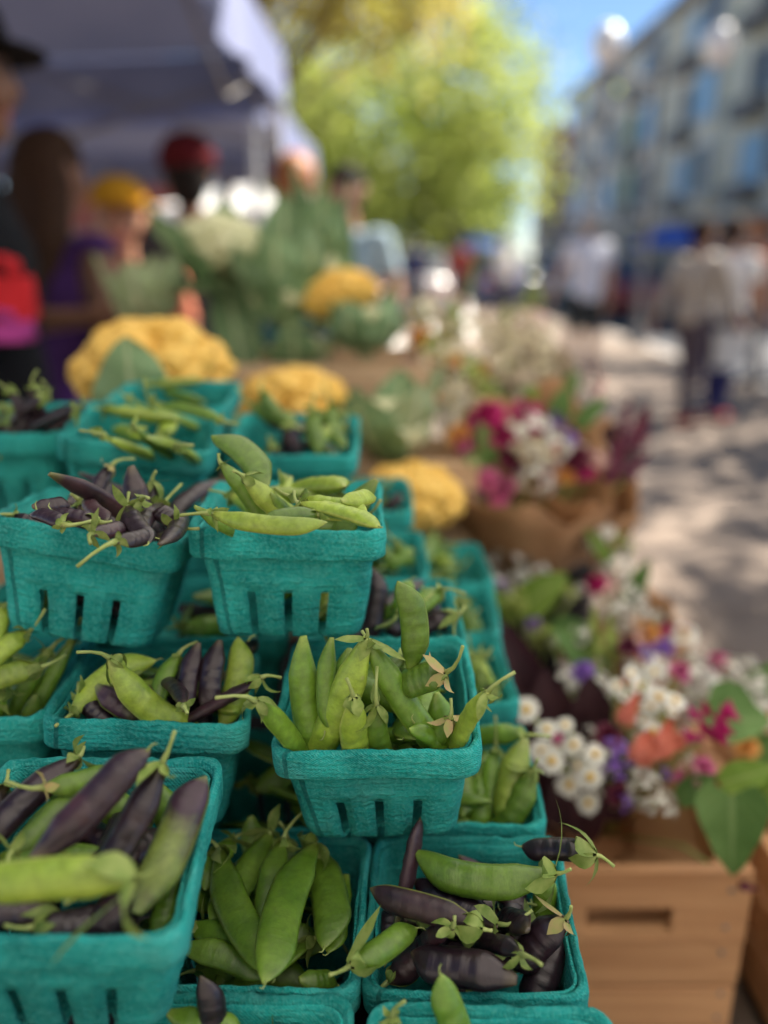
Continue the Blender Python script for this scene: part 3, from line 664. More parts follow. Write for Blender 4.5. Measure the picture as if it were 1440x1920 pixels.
defb('B10', (.047, .500, 1.010, -2, 2, 0), 'low teal basket of green pods right behind the low purple pod basket', 'in the low basket behind the purple one', 1)
defb('B11', (.045, .615, 1.030, 2, 2, 0), 'second low teal basket behind the low purple pod basket by the flowers', 'in the second basket behind the low purple one', 3)
defb('B18', (.050, .735, 1.030, -3, 2, 0), 'third low teal basket behind the low purple pod basket by the flowers', 'in the third basket behind the low purple one', 2)
defb('B19', (.055, .852, 1.030, 3, 2, 0), 'farthest low teal basket, before the small orange cauliflower', 'in the basket before the small orange cauliflower', 0)
defb('B12', (-.002, .565, 1.100, 1, 2, 0), 'teal basket of purple pods just behind the upright green pods', 'in the basket behind the upright green pods', 2)
defb('B13', (-.020, .690, 1.100, 1, 2, 0), 'teal basket of green pods behind the purple one of the middle tier', 'in the middle tier basket behind the purple one', 1)
defb('B20', (-.030, .812, 1.120, 1, 2, 0), 'last teal basket of the middle tier in front of the orange cauliflower', 'in the last basket of the middle tier', 3)
defb('B14', (-.325, .720, 1.215, 3, 3, 0), 'teal basket piled with purple pods in the back row by the dark clothes', 'in the back row basket by the dark clothes', 0)
defb('B15', (-.190, .655, 1.222, 7, 5, 7), 'teal basket of light green pods directly behind the tilted purple basket', 'in the basket behind the tilted purple one', 1)
defb('B16', (-.081, .751, 1.195, 1, 8, 1), 'teal basket of mixed green and purple pods behind the top tier green one', 'in the basket behind the top green one', 2)
defb('B17', (-.200, .785, 1.225, 2, 4, 0), 'back teal basket of long thin green pods before the large orange cauliflower', 'in the back basket before the large cauliflower', 3)
defb('B0', (-.262, .490, 1.090, 3, 2, 0), 'teal basket of long green pods left of the mixed basket', 'in the basket left of the mixed one', 0)

defb('S1', (-.073, .506, 1.000, 2, 1, 0), 'shaded low teal basket tucked under the upright green pods basket', 'in the shaded basket under the upright green pods', 2)
defb('S2', (-.195, .500, 1.000, -2, 1, 0), 'shaded low teal basket tucked under the mixed pods basket', 'in the shaded basket under the mixed one', 3)
defb('S3', (-.130, .592, 1.094, 3, 2, 0), 'shaded teal basket carrying the two top tier baskets', 'in the shaded basket under the top tier', 0)
defb('S4', (-.255, .612, 1.094, -3, 2, 0), 'shaded teal basket carrying the tilted purple basket', 'in the shaded basket under the tilted one', 1)
defb('S5', (-.145, .715, 1.112, 2, 2, 0), 'shaded teal basket carrying the light green back basket', 'in the shaded basket under the back row', 2)

def hero(k, rows):
    o, label, ph = BK[k]; mw = o.matrix_world; n = mw.to_3x3() @ Vector((0, 0, 1)); org = mw.translation; iv = mw.inverted()
    def hit(u, v, h):
        d = ray(u, v); p = org + n * h; t = (p - CAM).dot(n) / d.dot(n); return CAM + d * t
    for r in rows:
        kind, u0, v0, h0, u1, v1, h1, wp = r[:8]; opt = r[8] if len(r) > 8 else {}
        a, b = hit(u0, v0, h0), hit(u1, v1, h1); W = .84 * wp / FPX * depth((a + b) / 2)
        la, lb = iv @ a, iv @ b; top, low = (la, lb) if la.z >= lb.z else (lb, la); lc = iv @ CAM
        thr = .0095 if k in ('B4', 'B6', 'B7', 'B8', 'B9') else .0165
        for p in (la, lb):                                   # ends below the lip lie inside the walls: slide them along the sight line
            if p.z < thr:
                fy = -.0475 + W * .2
                if p.y < fy: t = (fy - p.y) / (p.y - lc.y); p += (p - lc) * t
                m = .0475 - W * .2 - max(0, -p.z) * .16; p.x = max(-m, min(m, p.x)); p.y = min(m, p.y)
        L = (la - lb).length
        if low.z < thr and top.z - low.z > .012:               # runs on down into the pile
            d = (low - top).normalized(); low += d * max(.010, min(3.6 * W, .066) - L) ; low.z = max(low.z - .004, -.062); m = .0475 - W * .2 - max(0, -low.z) * .16; low.x = max(-m, min(m, low.x)); low.y = max(-m, min(m, low.y))
        elif low.z < thr and L < 3.0 * W: low.z -= min(.03, 3.0 * W - L)
        a, b = mw @ la, mw @ lb
        pod(a, b, W, kind, ph, bk='pods ' + ph, **opt)
def filler(k, kinds, n, zlo=-.05, zhi=-.006, seed=0, tilt=.3):
    o, label, ph = BK[k]; mw = o.matrix_world; rr = random.Random(seed * 77 + hash(len(k)) + n)
    for i in range(n):
        f = i / max(1, n - 1); z = zlo + (zhi - zlo) * f; lim = .031 + .012 * (z + .05) / .05
        a = rr.uniform(0, 6.28); L = rr.uniform(.056, .07) ; cx, cy = rr.uniform(-.016, .016), rr.uniform(-.016, .016)
        if abs(math.sin(a)) > .5 and abs(math.cos(a)) > .5: pass
        else: cx, cy = (rr.uniform(-.008, .008), rr.uniform(-.032, .032)) if abs(math.cos(a)) > .7 else (rr.uniform(-.032, .032), rr.uniform(-.008, .008))
        dx, dy, dz = math.cos(a) * L / 2, math.sin(a) * L / 2, rr.uniform(-tilt, tilt) * L / 2
        p0 = mw @ Vector((max(-.046, min(.046, cx - dx)), max(-.046, min(.046, cy - dy)), z - dz)); p1 = mw @ Vector((max(-.046, min(.046, cx + dx)), max(-.046, min(.046, cy + dy)), z + dz))
        pod(p0, p1, .016, rr.choice(kinds), ph, cal=rr.random() < .6, roll=rr.uniform(-50, 50), shared=rr.randrange(4), up=mw.to_3x3() @ Vector((0, 0, 1)), bk='pods ' + ph)

hero('B2', [('f', 500, 915, .020, 405, 812, .046, 66, dict(bend=.10, roll=10, cal=False)), ('y', 395, 962, .018, 612, 985, .018, 44, dict(bend=.05)), ('y', 560, 945, .020, 720, 985, .018, 46, dict(bend=-.06, roll=-35)),
 ('y', 560, 935, .018, 695, 952, .020, 56, dict(bend=.08)), ('g', 413, 868, .034, 478, 950, .012, 40, dict(bend=-.05)), ('y', 455, 892, .03, 565, 965, .012, 52, {}), ('f', 705, 900, .022, 672, 955, .006, 50, dict(cal=False)), ('g', 508, 925, .02, 560, 968, .01, 34, dict(cal=False)), ('g', 365, 950, .017, 455, 985, .0165, 40, dict(cal=False)), ('g', 600, 965, .017, 500, 975, .017, 36, {}), ('y', 640, 940, .024, 700, 925, .024, 40, dict(cal=False))])
hero('B1', [('s', 92, 888, .034, 240, 962, .014, 44, dict(bend=-.04, roll=60, cal=False)), ('p', 245, 874, .038, 292, 972, .010, 56, dict(cal=False)), ('p', 285, 900, .03, 352, 985, .006, 48, {}), ('p', 190, 980, .018, 90, 962, .017, 38, dict(roll=20)), ('p', 145, 935, .018, 215, 1000, .006, 44, {}),
 ('s', 325, 1002, .006, 262, 1030, .004, 44, dict(roll=50, cal=False)), ('p', 240, 950, .022, 290, 1015, .0165, 46, {}), ('p', 20, 965, .01, 92, 975, .004, 34, {}), ('p', 210, 870, .03, 180, 930, .01, 32, dict(dry=True)), ('p', 410, 900, .02, 335, 950, .006, 40, dict(cal=False)), ('p', 265, 935, .028, 225, 985, .012, 46, {}), ('p', 100, 940, .012, 170, 965, .008, 44, dict(cal=False)), ('p', 305, 945, .018, 262, 1005, .0165, 46, {}), ('p', 120, 985, .0165, 60, 960, .017, 36, {}), ('p', 170, 1000, .0165, 235, 985, .017, 40, {}), ('p', 215, 1015, .0165, 285, 1000, .018, 40, {}), ('p', 330, 985, .0165, 290, 955, .022, 44, {}), ('p', 60, 950, .0165, 130, 940, .02, 36, dict(cal=False)), ('p', 300, 1020, .0165, 335, 960, .018, 42, dict(cal=False)), ('s', 160, 930, .02, 210, 975, .018, 36, dict(cal=False))])
hero('B3', [('y', 205, 1232, .034, 350, 1348, .006, 66, dict(bend=.09)), ('y', 140, 1318, .012, 285, 1228, .022, 60, dict(bend=-.09)), ('p', 372, 1205, .034, 352, 1305, .012, 44, dict(cal=False)), ('p', 412, 1200, .036, 398, 1295, .014, 48, dict(cal=False)), ('y', 438, 1290, .010, 455, 1195, .036, 56, dict(cal=False)),
 ('s', 492, 1268, .026, 362, 1340, .006, 46, dict(roll=55)), ('y', 440, 1290, .002, 445, 1335, .012, 50, dict(cal=False)), ('m', 180, 1285, .012, 275, 1330, .006, 50, dict(cal=False)), ('p', 150, 1300, .004, 215, 1335, .0, 44, {}), ('g', 335, 1225, .026, 300, 1300, .008, 40, {}), ('p', 345, 1325, .018, 300, 1270, .012, 34, {}), ('p', 478, 1215, .02, 510, 1200, .016, 46, dict(cal=False)), ('p', 320, 1290, .008, 250, 1300, .01, 44, dict(cal=False))])
hero('B4', [('p', 62, 1612, .014, 268, 1392, .050, 80, dict(bend=.03, cal=False)), ('p', 306, 1428, .040, 180, 1640, .006, 70, dict(bend=-.03)), ('m', 300, 1600, .008, 368, 1448, .026, 84, dict(bend=.04, cal=False)), ('y', 258, 1648, .036, -60, 1668, .030, 86, dict(bend=.03, roll=-25, cs=1.7)),
 ('g', 20, 1600, .010, 130, 1490, .016, 52, {}), ('g', 78, 1478, .022, 220, 1440, .018, 50, dict(dry=True)), ('p', 150, 1418, .020, -30, 1560, .006, 66, {}), ('g', 295, 1470, .010, 340, 1500, .004, 60, dict(cal=False)), ('p', 300, 1625, -.002, 165, 1740, -.006, 80, {}), ('p', 110, 1690, -.006, -40, 1720, -.004, 70, {}), ('p', 330, 1540, -.002, 220, 1620, .0, 70, dict(cal=False)), ('g', 290, 1745, -.018, 318, 1640, -.012, 56, dict(cal=False)), ('p', -10, 1470, .008, -60, 1640, -.004, 70, {}), ('p', 60, 1740, -.004, 200, 1690, -.010, 66, {})])
hero('B5', [('g', 568, 1192, .046, 590, 1412, .004, 62, dict(bend=.04, cal=False)), ('g', 622, 1195, .046, 618, 1330, .014, 40, dict(cal=False)), ('y', 688, 1195, .054, 568, 1418, .010, 72, dict(bend=-.03)), ('g', 690, 1200, .050, 825, 1402, .010, 62, dict(bend=.03)),
 ('g', 770, 1260, .03, 755, 1088, .080, 60, dict(bend=.08, cal=False)), ('y', 662, 1305, .034, 682, 1420, .006, 68, dict(roll=-10)), ('g', 838, 1262, .036, 748, 1292, .022, 70, dict(dry=True)), ('y', 915, 1296, .040, 850, 1412, .006, 52, dict(roll=30)), ('g', 768, 1330, -.012, 770, 1386, .014, 62, dict(cal=False)), ('g', 478, 1312, .040, 552, 1424, .008, 52, dict(bend=-.05)),
 ('g', 818, 1300, .012, 862, 1330, .004, 56, dict(cal=False)), ('g', 845, 1345, .010, 822, 1400, .004, 50, dict(dry=True)), ('g', 705, 1320, .024, 722, 1405, .004, 50, {}), ('g', 838, 1405, .006, 770, 1360, .01, 40, {}), ('g', 655, 1215, .036, 640, 1330, .01, 46, dict(cal=False)), ('g', 600, 1290, .010, 590, 1400, -.004, 54, dict(cal=False))])
hero('B6', [('f', 412, 1592, .014, 528, 1822, .010, 74, dict(bend=.07)), ('f', 592, 1582, .014, 516, 1850, .014, 84, dict(bend=.07)), ('f', 588, 1560, .004, 650, 1775, .002, 78, dict(bend=-.05, cal=False)), ('f', 530, 1572, .018, 505, 1735, .006, 60, dict(bend=.04)), ('f', 508, 1560, .010, 385, 1730, .002, 64, dict(bend=-.05)), ('f', 335, 1775, .004, 505, 1838, .004, 58, dict(bend=-.07, cal=False)), ('f', 350, 1735, .0, 490, 1800, -.002, 56, dict(bend=-.05)),
 ('f', 440, 1572, .010, 375, 1660, .006, 50, {}), ('f', 668, 1640, -.006, 655, 1790, -.008, 56, dict(cal=False)), ('g', 560, 1838, -.004, 650, 1800, -.006, 50, dict(cal=False)), ('f', 470, 1530, .012, 490, 1600, .002, 50, dict(cal=False)), ('f', 340, 1680, .004, 420, 1640, .002, 56, {}), ('f', 545, 1545, .008, 540, 1640, -.004, 54, {})])
hero('B7', [('g', 1042, 1638, .030, 772, 1612, .026, 74, dict(bend=-.10, cs=1.4)), ('p', 1118, 1602, .034, 975, 1598, .020, 50, dict(cs=1.7)), ('s', 748, 1692, .008, 788, 1528, .044, 52, dict(roll=75, cal=False)), ('s', 905, 1742, .022, 690, 1680, .022, 58, dict(bend=.03, roll=-25, cs=1.7)), ('p', 935, 1735, .010, 770, 1662, .010, 60, dict(bend=.03)), ('s', 800, 1640, .010, 962, 1662, .012, 54, dict(bend=-.04, roll=-40, cal=False)), ('g', 655, 1812, .016, 775, 1728, .014, 56, dict(cs=1.5)), ('p', 970, 1838, .010, 765, 1805, .008, 82, dict(bend=.03, cal=False)),
 ('p', 1062, 1722, .014, 965, 1770, .004, 72, dict(dry=True)), ('p', 985, 1858, -.006, 1062, 1748, -.004, 76, dict(cal=False)), ('p', 705, 1800, .0, 810, 1755, .002, 60, {}), ('p', 990, 1745, .016, 930, 1690, .008, 60, dict(cal=False)), ('p', 980, 1790, .020, 900, 1762, .008, 44, {}), ('g', 1010, 1690, -.004, 1020, 1640, .006, 50, {}), ('p', 960, 1640, .0, 985, 1720, -.006, 60, dict(cal=False)), ('p', 850, 1738, .026, 800, 1765, .006, 46, {}), ('p', 720, 1690, -.01, 735, 1780, -.012, 56, dict(cal=False)), ('p', 870, 1690, -.004, 800, 1750, -.006, 60, {})])
hero('B8', [('p', 392, 1960, -.012, 385, 1828, .020, 58, dict(cal=False)), ('g', 318, 1880, .0, 460, 1925, -.006, 56, dict(cal=False)), ('g', 480, 1960, -.01, 600, 1945, -.01, 56, {})])
hero('B9', [('g', 858, 1965, -.01, 812, 1832, .020, 66, dict(cal=False)), ('g', 672, 1900, .006, 740, 1960, -.01, 40, {}), ('y', 940, 1950, -.012, 1050, 1940, -.012, 50, {}), ('g', 1080, 1935, -.01, 1000, 1990, -.014, 50, {})])
hero('B10', [('y', 985, 1385, .028, 955, 1545, -.008, 62, dict(bend=.05, cal=False)), ('g', 1000, 1440, .02, 945, 1550, -.004, 60, dict(bend=-.06)), ('g', 905, 1450, .0, 905, 1520, -.006, 54, dict(cal=False)), ('g', 985, 1378, .026, 885, 1382, .012, 46, {}), ('g', 930, 1400, .014, 925, 1500, -.008, 40, {}), ('g', 870, 1420, .0, 880, 1530, -.01, 54, {})])
hero('B11', [('y', 885, 1225, .016, 940, 1255, .008, 50, {}), ('g', 900, 1260, .008, 925, 1310, -.006, 48, {}), ('p', 935, 1290, .004, 890, 1300, .0, 36, {}), ('g', 870, 1240, .006, 880, 1300, .0, 46, {})])
hero('B12', [('p', 690, 1160, .012, 705, 1065, .040, 52, dict(cal=False)), ('p', 862, 1150, .020, 775, 1185, .006, 44, {}), ('g', 830, 1105, .030, 775, 1150, .02, 44, {}), ('g', 745, 1155, .024, 760, 1085, .046, 40, {}), ('p', 800, 1110, .02, 860, 1140, .012, 40, {}), ('g', 790, 1130, .026, 720, 1150, .012, 36, {})])
hero('B18', [('g', 860, 1118, .024, 948, 1168, .012, 40, dict(bend=.08)), ('y', 880, 1180, .004, 920, 1200, .0, 36, {}), ('g', 830, 1100, .02, 880, 1135, .01, 36, {})])
hero('B15', [('y', 190, 815, .022, 290, 845, .012, 32, {}), ('y', 390, 850, .014, 280, 825, .02, 34, {}), ('g', 250, 800, .026, 330, 845, .012, 30, {}), ('y', 330, 835, .018, 400, 858, .01, 34, {}), ('y', 215, 835, .012, 300, 858, .006, 30, {})])
hero('B17', [('y', 205, 755, .016, 330, 790, .012, 24, {}), ('g', 240, 745, .022, 380, 812, .010, 26, {}), ('g', 420, 790, .02, 300, 760, .024, 26, {}), ('y', 280, 750, .026, 400, 800, .014, 26, {}), ('g', 180, 770, .01, 260, 800, .0, 24, {})])
hero('B16', [('g', 470, 760, .018, 560, 790, .008, 34, {}), ('g', 490, 738, .03, 525, 775, .018, 30, {}), ('p', 540, 790, .026, 560, 865, .0, 40, {}), ('p', 665, 872, .01, 545, 890, .0, 36, {}), ('g', 585, 765, .026, 600, 830, .006, 34, {}), ('g', 670, 778, .016, 580, 788, .01, 32, {}), ('y', 655, 800, .008, 585, 830, .004, 34, {}), ('p', 505, 830, .016, 530, 880, .0, 38, {}), ('g', 620, 760, .022, 640, 820, .006, 32, {})])
hero('B14', [('p', 150, 765, .028, 40, 805, .008, 32, {}), ('p', 90, 740, .034, 20, 790, .014, 30, {}), ('p', 20, 735, .034, 70, 790, .010, 30, {}), ('p', 130, 795, .008, 160, 755, .022, 30, {}), ('g', 0, 785, .014, 30, 760, .02, 28, {}), ('p', 60, 720, .04, 120, 780, .014, 30, {}), ('p', -10, 800, .008, 60, 790, .006, 30, {})])
hero('B0', [('g', 140, 1195, .026, 40, 1398, -.002, 42, {}), ('g', 95, 1215, .024, -5, 1390, .004, 46, {}), ('y', 80, 1250, .026, -40, 1290, .020, 52, {}), ('g', 10, 1290, .014, -30, 1400, .004, 56, {}), ('y', 55, 1185, .040, -30, 1255, .026, 46, {}), ('g', 130, 1300, .002, 60, 1400, -.01, 46, dict(cal=False)), ('g', 20, 1200, .03, -20, 1330, .014, 44, {}), ('y', 15, 1130, .05, -10, 1220, .03, 40, {})])
hero('B13', [('g', 740, 1015, .016, 800, 1025, .01, 30, {}), ('g', 720, 1050, .004, 790, 1030, .01, 30, {})])
hero('B20', [('p', 715, 935, .008, 770, 925, .012, 26, {}), ('g', 770, 965, .004, 730, 985, .0, 28, {})])
for i, (k, kinds, n, lo, hi) in enumerate([('B1', 'p', 14, -.058, .012), ('B2', 'gy', 13, -.058, .010), ('B3', 'pgys', 12, -.045, .006), ('B4', 'ppg', 15, -.05, -.002), ('B5', 'g', 14, -.058, .008), ('B6', 'f', 12, -.045, -.004), ('B7', 'pps', 15, -.045, -.002), ('B8', 'gf', 7, -.05, -.018), ('B9', 'gy', 8, -.05, -.02),
     ('B10', 'g', 8, -.045, -.012), ('B11', 'gy', 9, -.04, .004), ('B18', 'g', 9, -.04, .008), ('B19', 'gy', 11, -.04, .016), ('B12', 'p', 7, -.04, .004), ('B13', 'gy', 10, -.04, .010), ('B20', 'pg', 9, -.04, .008), ('B14', 'p', 7, -.04, .006), ('B15', 'y', 6, -.04, .006), ('B16', 'gp', 6, -.04, -.004), ('B17', 'gy', 6, -.04, .004), ('B0', 'g', 6, -.04, -.004), ('S1', 'gf', 7, -.03, .006), ('S2', 'g', 5, -.03, .004), ('S3', 'gp', 7, -.03, .006), ('S4', 'g', 6, -.03, .006), ('S5', 'g', 4, -.02, .004)]):
    filler(k, kinds, n, lo, hi, i + 1)

# ================================================================ LEAVES, CAULIFLOWERS
def leaf_material(name, c1, c2, rib, trans=.15, rough=.55):
    m = mat(name, c1, c2, 14, rough, trans=0, vary=.12); n, l = m.node_tree.nodes, m.node_tree.links; b = n['Principled BSDF']
    src = b.inputs['Base Color'].links[0].from_socket
    uv = n.new('ShaderNodeUVMap'); uv.uv_map = 'UVMap'; sx = n.new('ShaderNodeSeparateXYZ'); l.new(uv.outputs[0], sx.inputs[0])
    sb = n.new('ShaderNodeMath'); sb.operation = 'SUBTRACT'; sb.inputs[1].default_value = .5; l.new(sx.outputs[1], sb.inputs[0])
    ab = n.new('ShaderNodeMath'); ab.operation = 'ABSOLUTE'; l.new(sb.outputs[0], ab.inputs[0])
    mr = n.new('ShaderNodeMapRange'); mr.inputs['From Min'].default_value = .025; mr.inputs['From Max'].default_value = .06; mr.inputs['To Min'].default_value = .85; mr.inputs['To Max'].default_value = 0; l.new(ab.outputs[0], mr.inputs[0])
    # side veins: slanted stripes
    ma = n.new('ShaderNodeMath'); ma.operation = 'MULTIPLY_ADD'; l.new(ab.outputs[0], ma.inputs[0]); ma.inputs[1].default_value = -.7; l.new(sx.outputs[0], ma.inputs[2])
    mu = n.new('ShaderNodeMath'); mu.operation = 'MULTIPLY'; mu.inputs[1].default_value = 44; l.new(ma.outputs[0], mu.inputs[0])
    si = n.new('ShaderNodeMath'); si.operation = 'SINE'; l.new(mu.outputs[0], si.inputs[0])
    m2 = n.new('ShaderNodeMapRange'); m2.inputs['From Min'].default_value = .9; m2.inputs['From Max'].default_value = 1; m2.inputs['To Max'].default_value = .45; l.new(si.outputs[0], m2.inputs[0])
    mx = n.new('ShaderNodeMath'); mx.operation = 'MAXIMUM'; l.new(mr.outputs[0], mx.inputs[0]); l.new(m2.outputs[0], mx.inputs[1])
    c = n.new('ShaderNodeMix'); c.data_type = 'RGBA'; l.new(mx.outputs[0], c.inputs[0]); l.new(src, c.inputs[6]); c.inputs[7].default_value = (*rib, 1); l.new(c.outputs[2], b.inputs['Base Color'])
    if trans:
        t = n.new('ShaderNodeBsdfTranslucent'); ms = n.new('ShaderNodeMixShader'); ms.inputs[0].default_value = trans
        l.new(c.outputs[2], t.inputs[0]); l.new(b.outputs[0], ms.inputs[1]); l.new(t.outputs[0], ms.inputs[2]); l.new(ms.outputs[0], n['Material Output'].inputs[0])
    return m
L_CAUL = leaf_material('cauliflower_leaf', (.115, .215, .09), (.19, .31, .15), (.44, .52, .30))
L_PALE = leaf_material('pale_cauliflower_leaf', (.26, .36, .17), (.36, .45, .25), (.5, .55, .38))
L_LIME = leaf_material('lime_leaf', (.16, .28, .035), (.24, .36, .06), (.32, .42, .12), .25)
L_GREEN = leaf_material('green_leaf', (.09, .19, .045), (.14, .26, .07), (.2, .32, .11), .2)
L_BURG = leaf_material('burgundy_leaf', (.030, .010, .016), (.055, .018, .026), (.08, .03, .04), .1)
def leaf_mesh(L, W, curl=.5, cup=.25, ruff=.03, shape='oval', seed=0, tw=0):
    """grows from the origin along +x, upper side +z, bends up with curl (radians over its length)"""
    nx, ny = 15, 9; rr = random.Random(seed); ph = rr.uniform(0, 6); V, F, UV = [], [], []
    x = z = 0; ds = L / (nx - 1)
    for i in range(nx):
        t = i / (nx - 1); a = curl * t
        if i: x += ds * math.cos(a); z += ds * math.sin(a)
        if shape == 'oval': wd = math.sin(math.pi * min(1, .06 + t * .94) ** .8) ** .7
        elif shape == 'heart': wd = 0 if t > .999 else (1.0 * (1 - t) ** .75 * min(1, .55 + 4 * t))
        else: wd = math.sin(math.pi * min(1, .04 + t * .96) ** .65)
        wd = max(wd, .03) * W / 2
        for j in range(ny):
            s = j / (ny - 1) * 2 - 1; back = -.16 * L * abs(s) * max(0, 1 - t * 4) if shape == 'heart' else 0
            zz = cup * W * .5 * s * s * (wd / (W / 2)) + ruff * W * math.sin(t * 16 + ph + 2 * s) * abs(s)
            V.append((x - math.sin(a) * zz + back, s * wd + tw * t * zz, z + math.cos(a) * zz)); UV.append((t, j / (ny - 1)))
    for i in range(nx - 1):
        for j in range(ny - 1): F.append((i * ny + j, (i + 1) * ny + j, (i + 1) * ny + j + 1, i * ny + j + 1))
    me = pyd('leaf', V, F); uvl = me.uv_layers.new(name='UVMap')
    for lp in me.loops: uvl.data[lp.index].uv = UV[lp.vertex_index]
    me.shade_smooth(); return me
def put_leaf(parent, me_args, m, loc, az, el, roll=0, name='leaf'):
    me = leaf_mesh(*me_args[0], **me_args[1]) if isinstance(me_args, tuple) else me_args
    o = link(name, me, parent, m if not me.materials else None)
    o.matrix_local = Matrix.Translation(loc) @ Matrix.Rotation(az, 4, 'Z') @ Matrix.Rotation(-el, 4, 'Y') @ Matrix.Rotation(roll, 4, 'X')
    return o
def head_mesh(seed):
    bm = bmesh.new(); bmesh.ops.create_icosphere(bm, subdivisions=6, radius=1); co = np.array([v.co for v in bm.verts]); rg = np.random.default_rng(seed)
    def fib(n, jit):
        i = np.arange(n) + .5; ph = np.arccos(1 - 2 * i / n); th = math.pi * (1 + 5 ** .5) * i
        p = np.stack([np.cos(th) * np.sin(ph), np.sin(th) * np.sin(ph), np.cos(ph)], 1) + rg.normal(size=(n, 3)) * jit; return p / np.linalg.norm(p, axis=1)[:, None]
    r = np.full(len(co), .72) + .10 * np.array([noise.noise(Vector(p) * 1.6 + Vector((seed * 5, 0, 0))) for p in co])
    for n, rad, amp in ((54, .33, .24), (430, .115, .075), (2600, .045, .022)):
        c = fib(n, .35 / math.sqrt(n)); best = np.full(len(co), 9.)
        for s in range(0, len(co), 8000): best[s:s + 8000] = np.sqrt(np.maximum(0, 2 - 2 * (co[s:s + 8000] @ c.T).max(1)))
        r += amp * np.sqrt(np.maximum(0, 1 - (best / rad) ** 2))
    r *= np.where(co[:, 2] < 0, 1 - .25 * np.abs(co[:, 2]), 1)
    for v, q, p in zip(bm.verts, r, co): v.co = Vector(p * q * np.array([1, 1, .72]))
    me = bpy.data.meshes.new('curd'); bm.to_mesh(me); bm.free(); me.shade_smooth(); return me
M_ORANGE = mat('orange_curd', (.64, .37, .055), (.80, .54, .14), 6, .75, sub=.15)
M_CREAM = mat('cream_curd', (.50, .52, .30), (.62, .62, .40), 6, .75)
HEADS = [head_mesh(1), head_mesh(2)]
HC = {}
def cauliflower(loc, r, hm, leaves, label, var=0, tilt=(0, 0), rz=0):
    t = empty('cauliflower', loc, rz); key = (hm.name, var)
    if key not in HC: HC[key] = HEADS[var].copy(); HC[key].materials.append(hm)
    c = link('curd', HC[key], t); c.scale = (r, r, r); c.rotation_euler = (tilt[0], tilt[1], 0); c.location = (0, 0, .1 * r)
    MB().tube([(0, 0, -.55 * r), (0, 0, -.95 * r)], [.3 * r, .26 * r], 10).build('stalk', L_PALE, t, True)
    for i, (az, ln, wd, el, curl, m, *ex) in enumerate(leaves):
        a = R(az); br = (ex[0] if ex else .35) * r; put_leaf(t, ((ln, wd), dict(curl=curl, cup=.3, ruff=.05, seed=i + var)), m, (math.cos(a) * br, math.sin(a) * br, -.72 * r), a, R(el))
    return tag(t, label, 'cauliflower', 'cauliflowers behind the baskets')
P = at_y(290, 715, .985)
cauliflower(P, .090, M_ORANGE, [(-88, .130, .095, 66, .5, L_CAUL, .98), (-20, .15, .1, 0, .5, L_CAUL), (200, .14, .1, 0, .6, L_CAUL), (80, .14, .12, 25, .5, L_CAUL)], 'large orange cauliflower with one blue green leaf up its front', 0)
P = at_y(550, 775, 1.16); cauliflower(P, .080, M_ORANGE, [(20, .12, .09, 5, .4, L_CAUL), (120, .13, .09, 20, .5, L_CAUL), (230, .1, .08, 0, .4, L_CAUL)], 'orange cauliflower lying in front of the wooden tray', 1)
crate('riser_crate', (-.02, 1.20, TZ + .002), (.30, .17, .15), M_WOOD2, 'wooden crate under the orange cauliflower before the tray')
P = at_y(770, 950, 1.02); cauliflower(P, .068, M_ORANGE, [(60, .1, .07, 20, .4, L_CAUL), (150, .1, .07, 20, .4, L_CAUL)], 'small orange cauliflower behind the low baskets by the flowers', 0, rz=1)
P = at_y(640, 568, 1.58); cauliflower(P, .070, M_ORANGE, [(-150, .13, .08, 0, .6, L_PALE), (10, .13, .1, 20, .9, L_CAUL), (90, .16, .1, 50, .3, L_CAUL)], 'orange cauliflower half wrapped in a striped green leaf on the tray', 1, (-.3, -.3))
P = at_y(685, 620, 1.49); cauliflower(P, .050, M_CREAM, [(-120, .115, .105, 12, 1.9, L_CAUL), (-40, .12, .105, 10, 1.9, L_CAUL), (30, .11, .10, 12, 1.8, L_CAUL), (110, .11, .1, 12, 1.8, L_CAUL), (190, .11, .10, 12, 1.8, L_CAUL)], 'cauliflower closed up in green leaves at the tray end', 0)
P = at_y(410, 475, 1.66); cauliflower(P, .088, M_CREAM, [(-60, .19, .10, -58, -.25, L_CAUL), (-100, .17, .10, -20, .9, L_CAUL), (-140, .19, .12, 38, .5, L_CAUL), (170, .16, .12, 40, .4, L_PALE), (20, .17, .11, 45, .3, L_CAUL), (90, .18, .12, 60, .2, L_CAUL)], 'cream cauliflower with tall green leaves heaped on the tray', 1)
P = at_y(530, 560, 1.60); cauliflower(P, .062, M_CREAM, [(-90, .18, .13, 50, .6, L_CAUL), (-140, .17, .12, 40, .7, L_CAUL), (-40, .19, .12, 55, .5, L_CAUL), (20, .21, .11, 62, .3, L_CAUL), (90, .24, .12, 75, .1, L_CAUL), (160, .18, .11, 55, .4, L_CAUL)], 'cream cauliflower almost hidden by upright blue green leaves', 0)
P = at_y(600, 510, 1.72); cauliflower(P, .06, M_CREAM, [(-80, .2, .11, 66, .2, L_CAUL), (0, .22, .10, 76, .1, L_CAUL), (-150, .25, .09, 82, .0, L_CAUL), (70, .2, .11, 60, .3, L_CAUL), (190, .2, .12, 60, .4, L_CAUL)], 'cauliflower with the tallest pointed leaves at the back of the tray', 1)
P = at_y(275, 570, 1.62); cauliflower(P, .06, M_CREAM, [(-90, .14, .11, 40, .8, L_PALE), (-160, .15, .11, 45, .6, L_PALE), (-30, .15, .11, 40, .8, L_PALE), (90, .15, .11, 50, .4, L_PALE)], 'pale leafed cauliflower at the people end of the tray', 0)
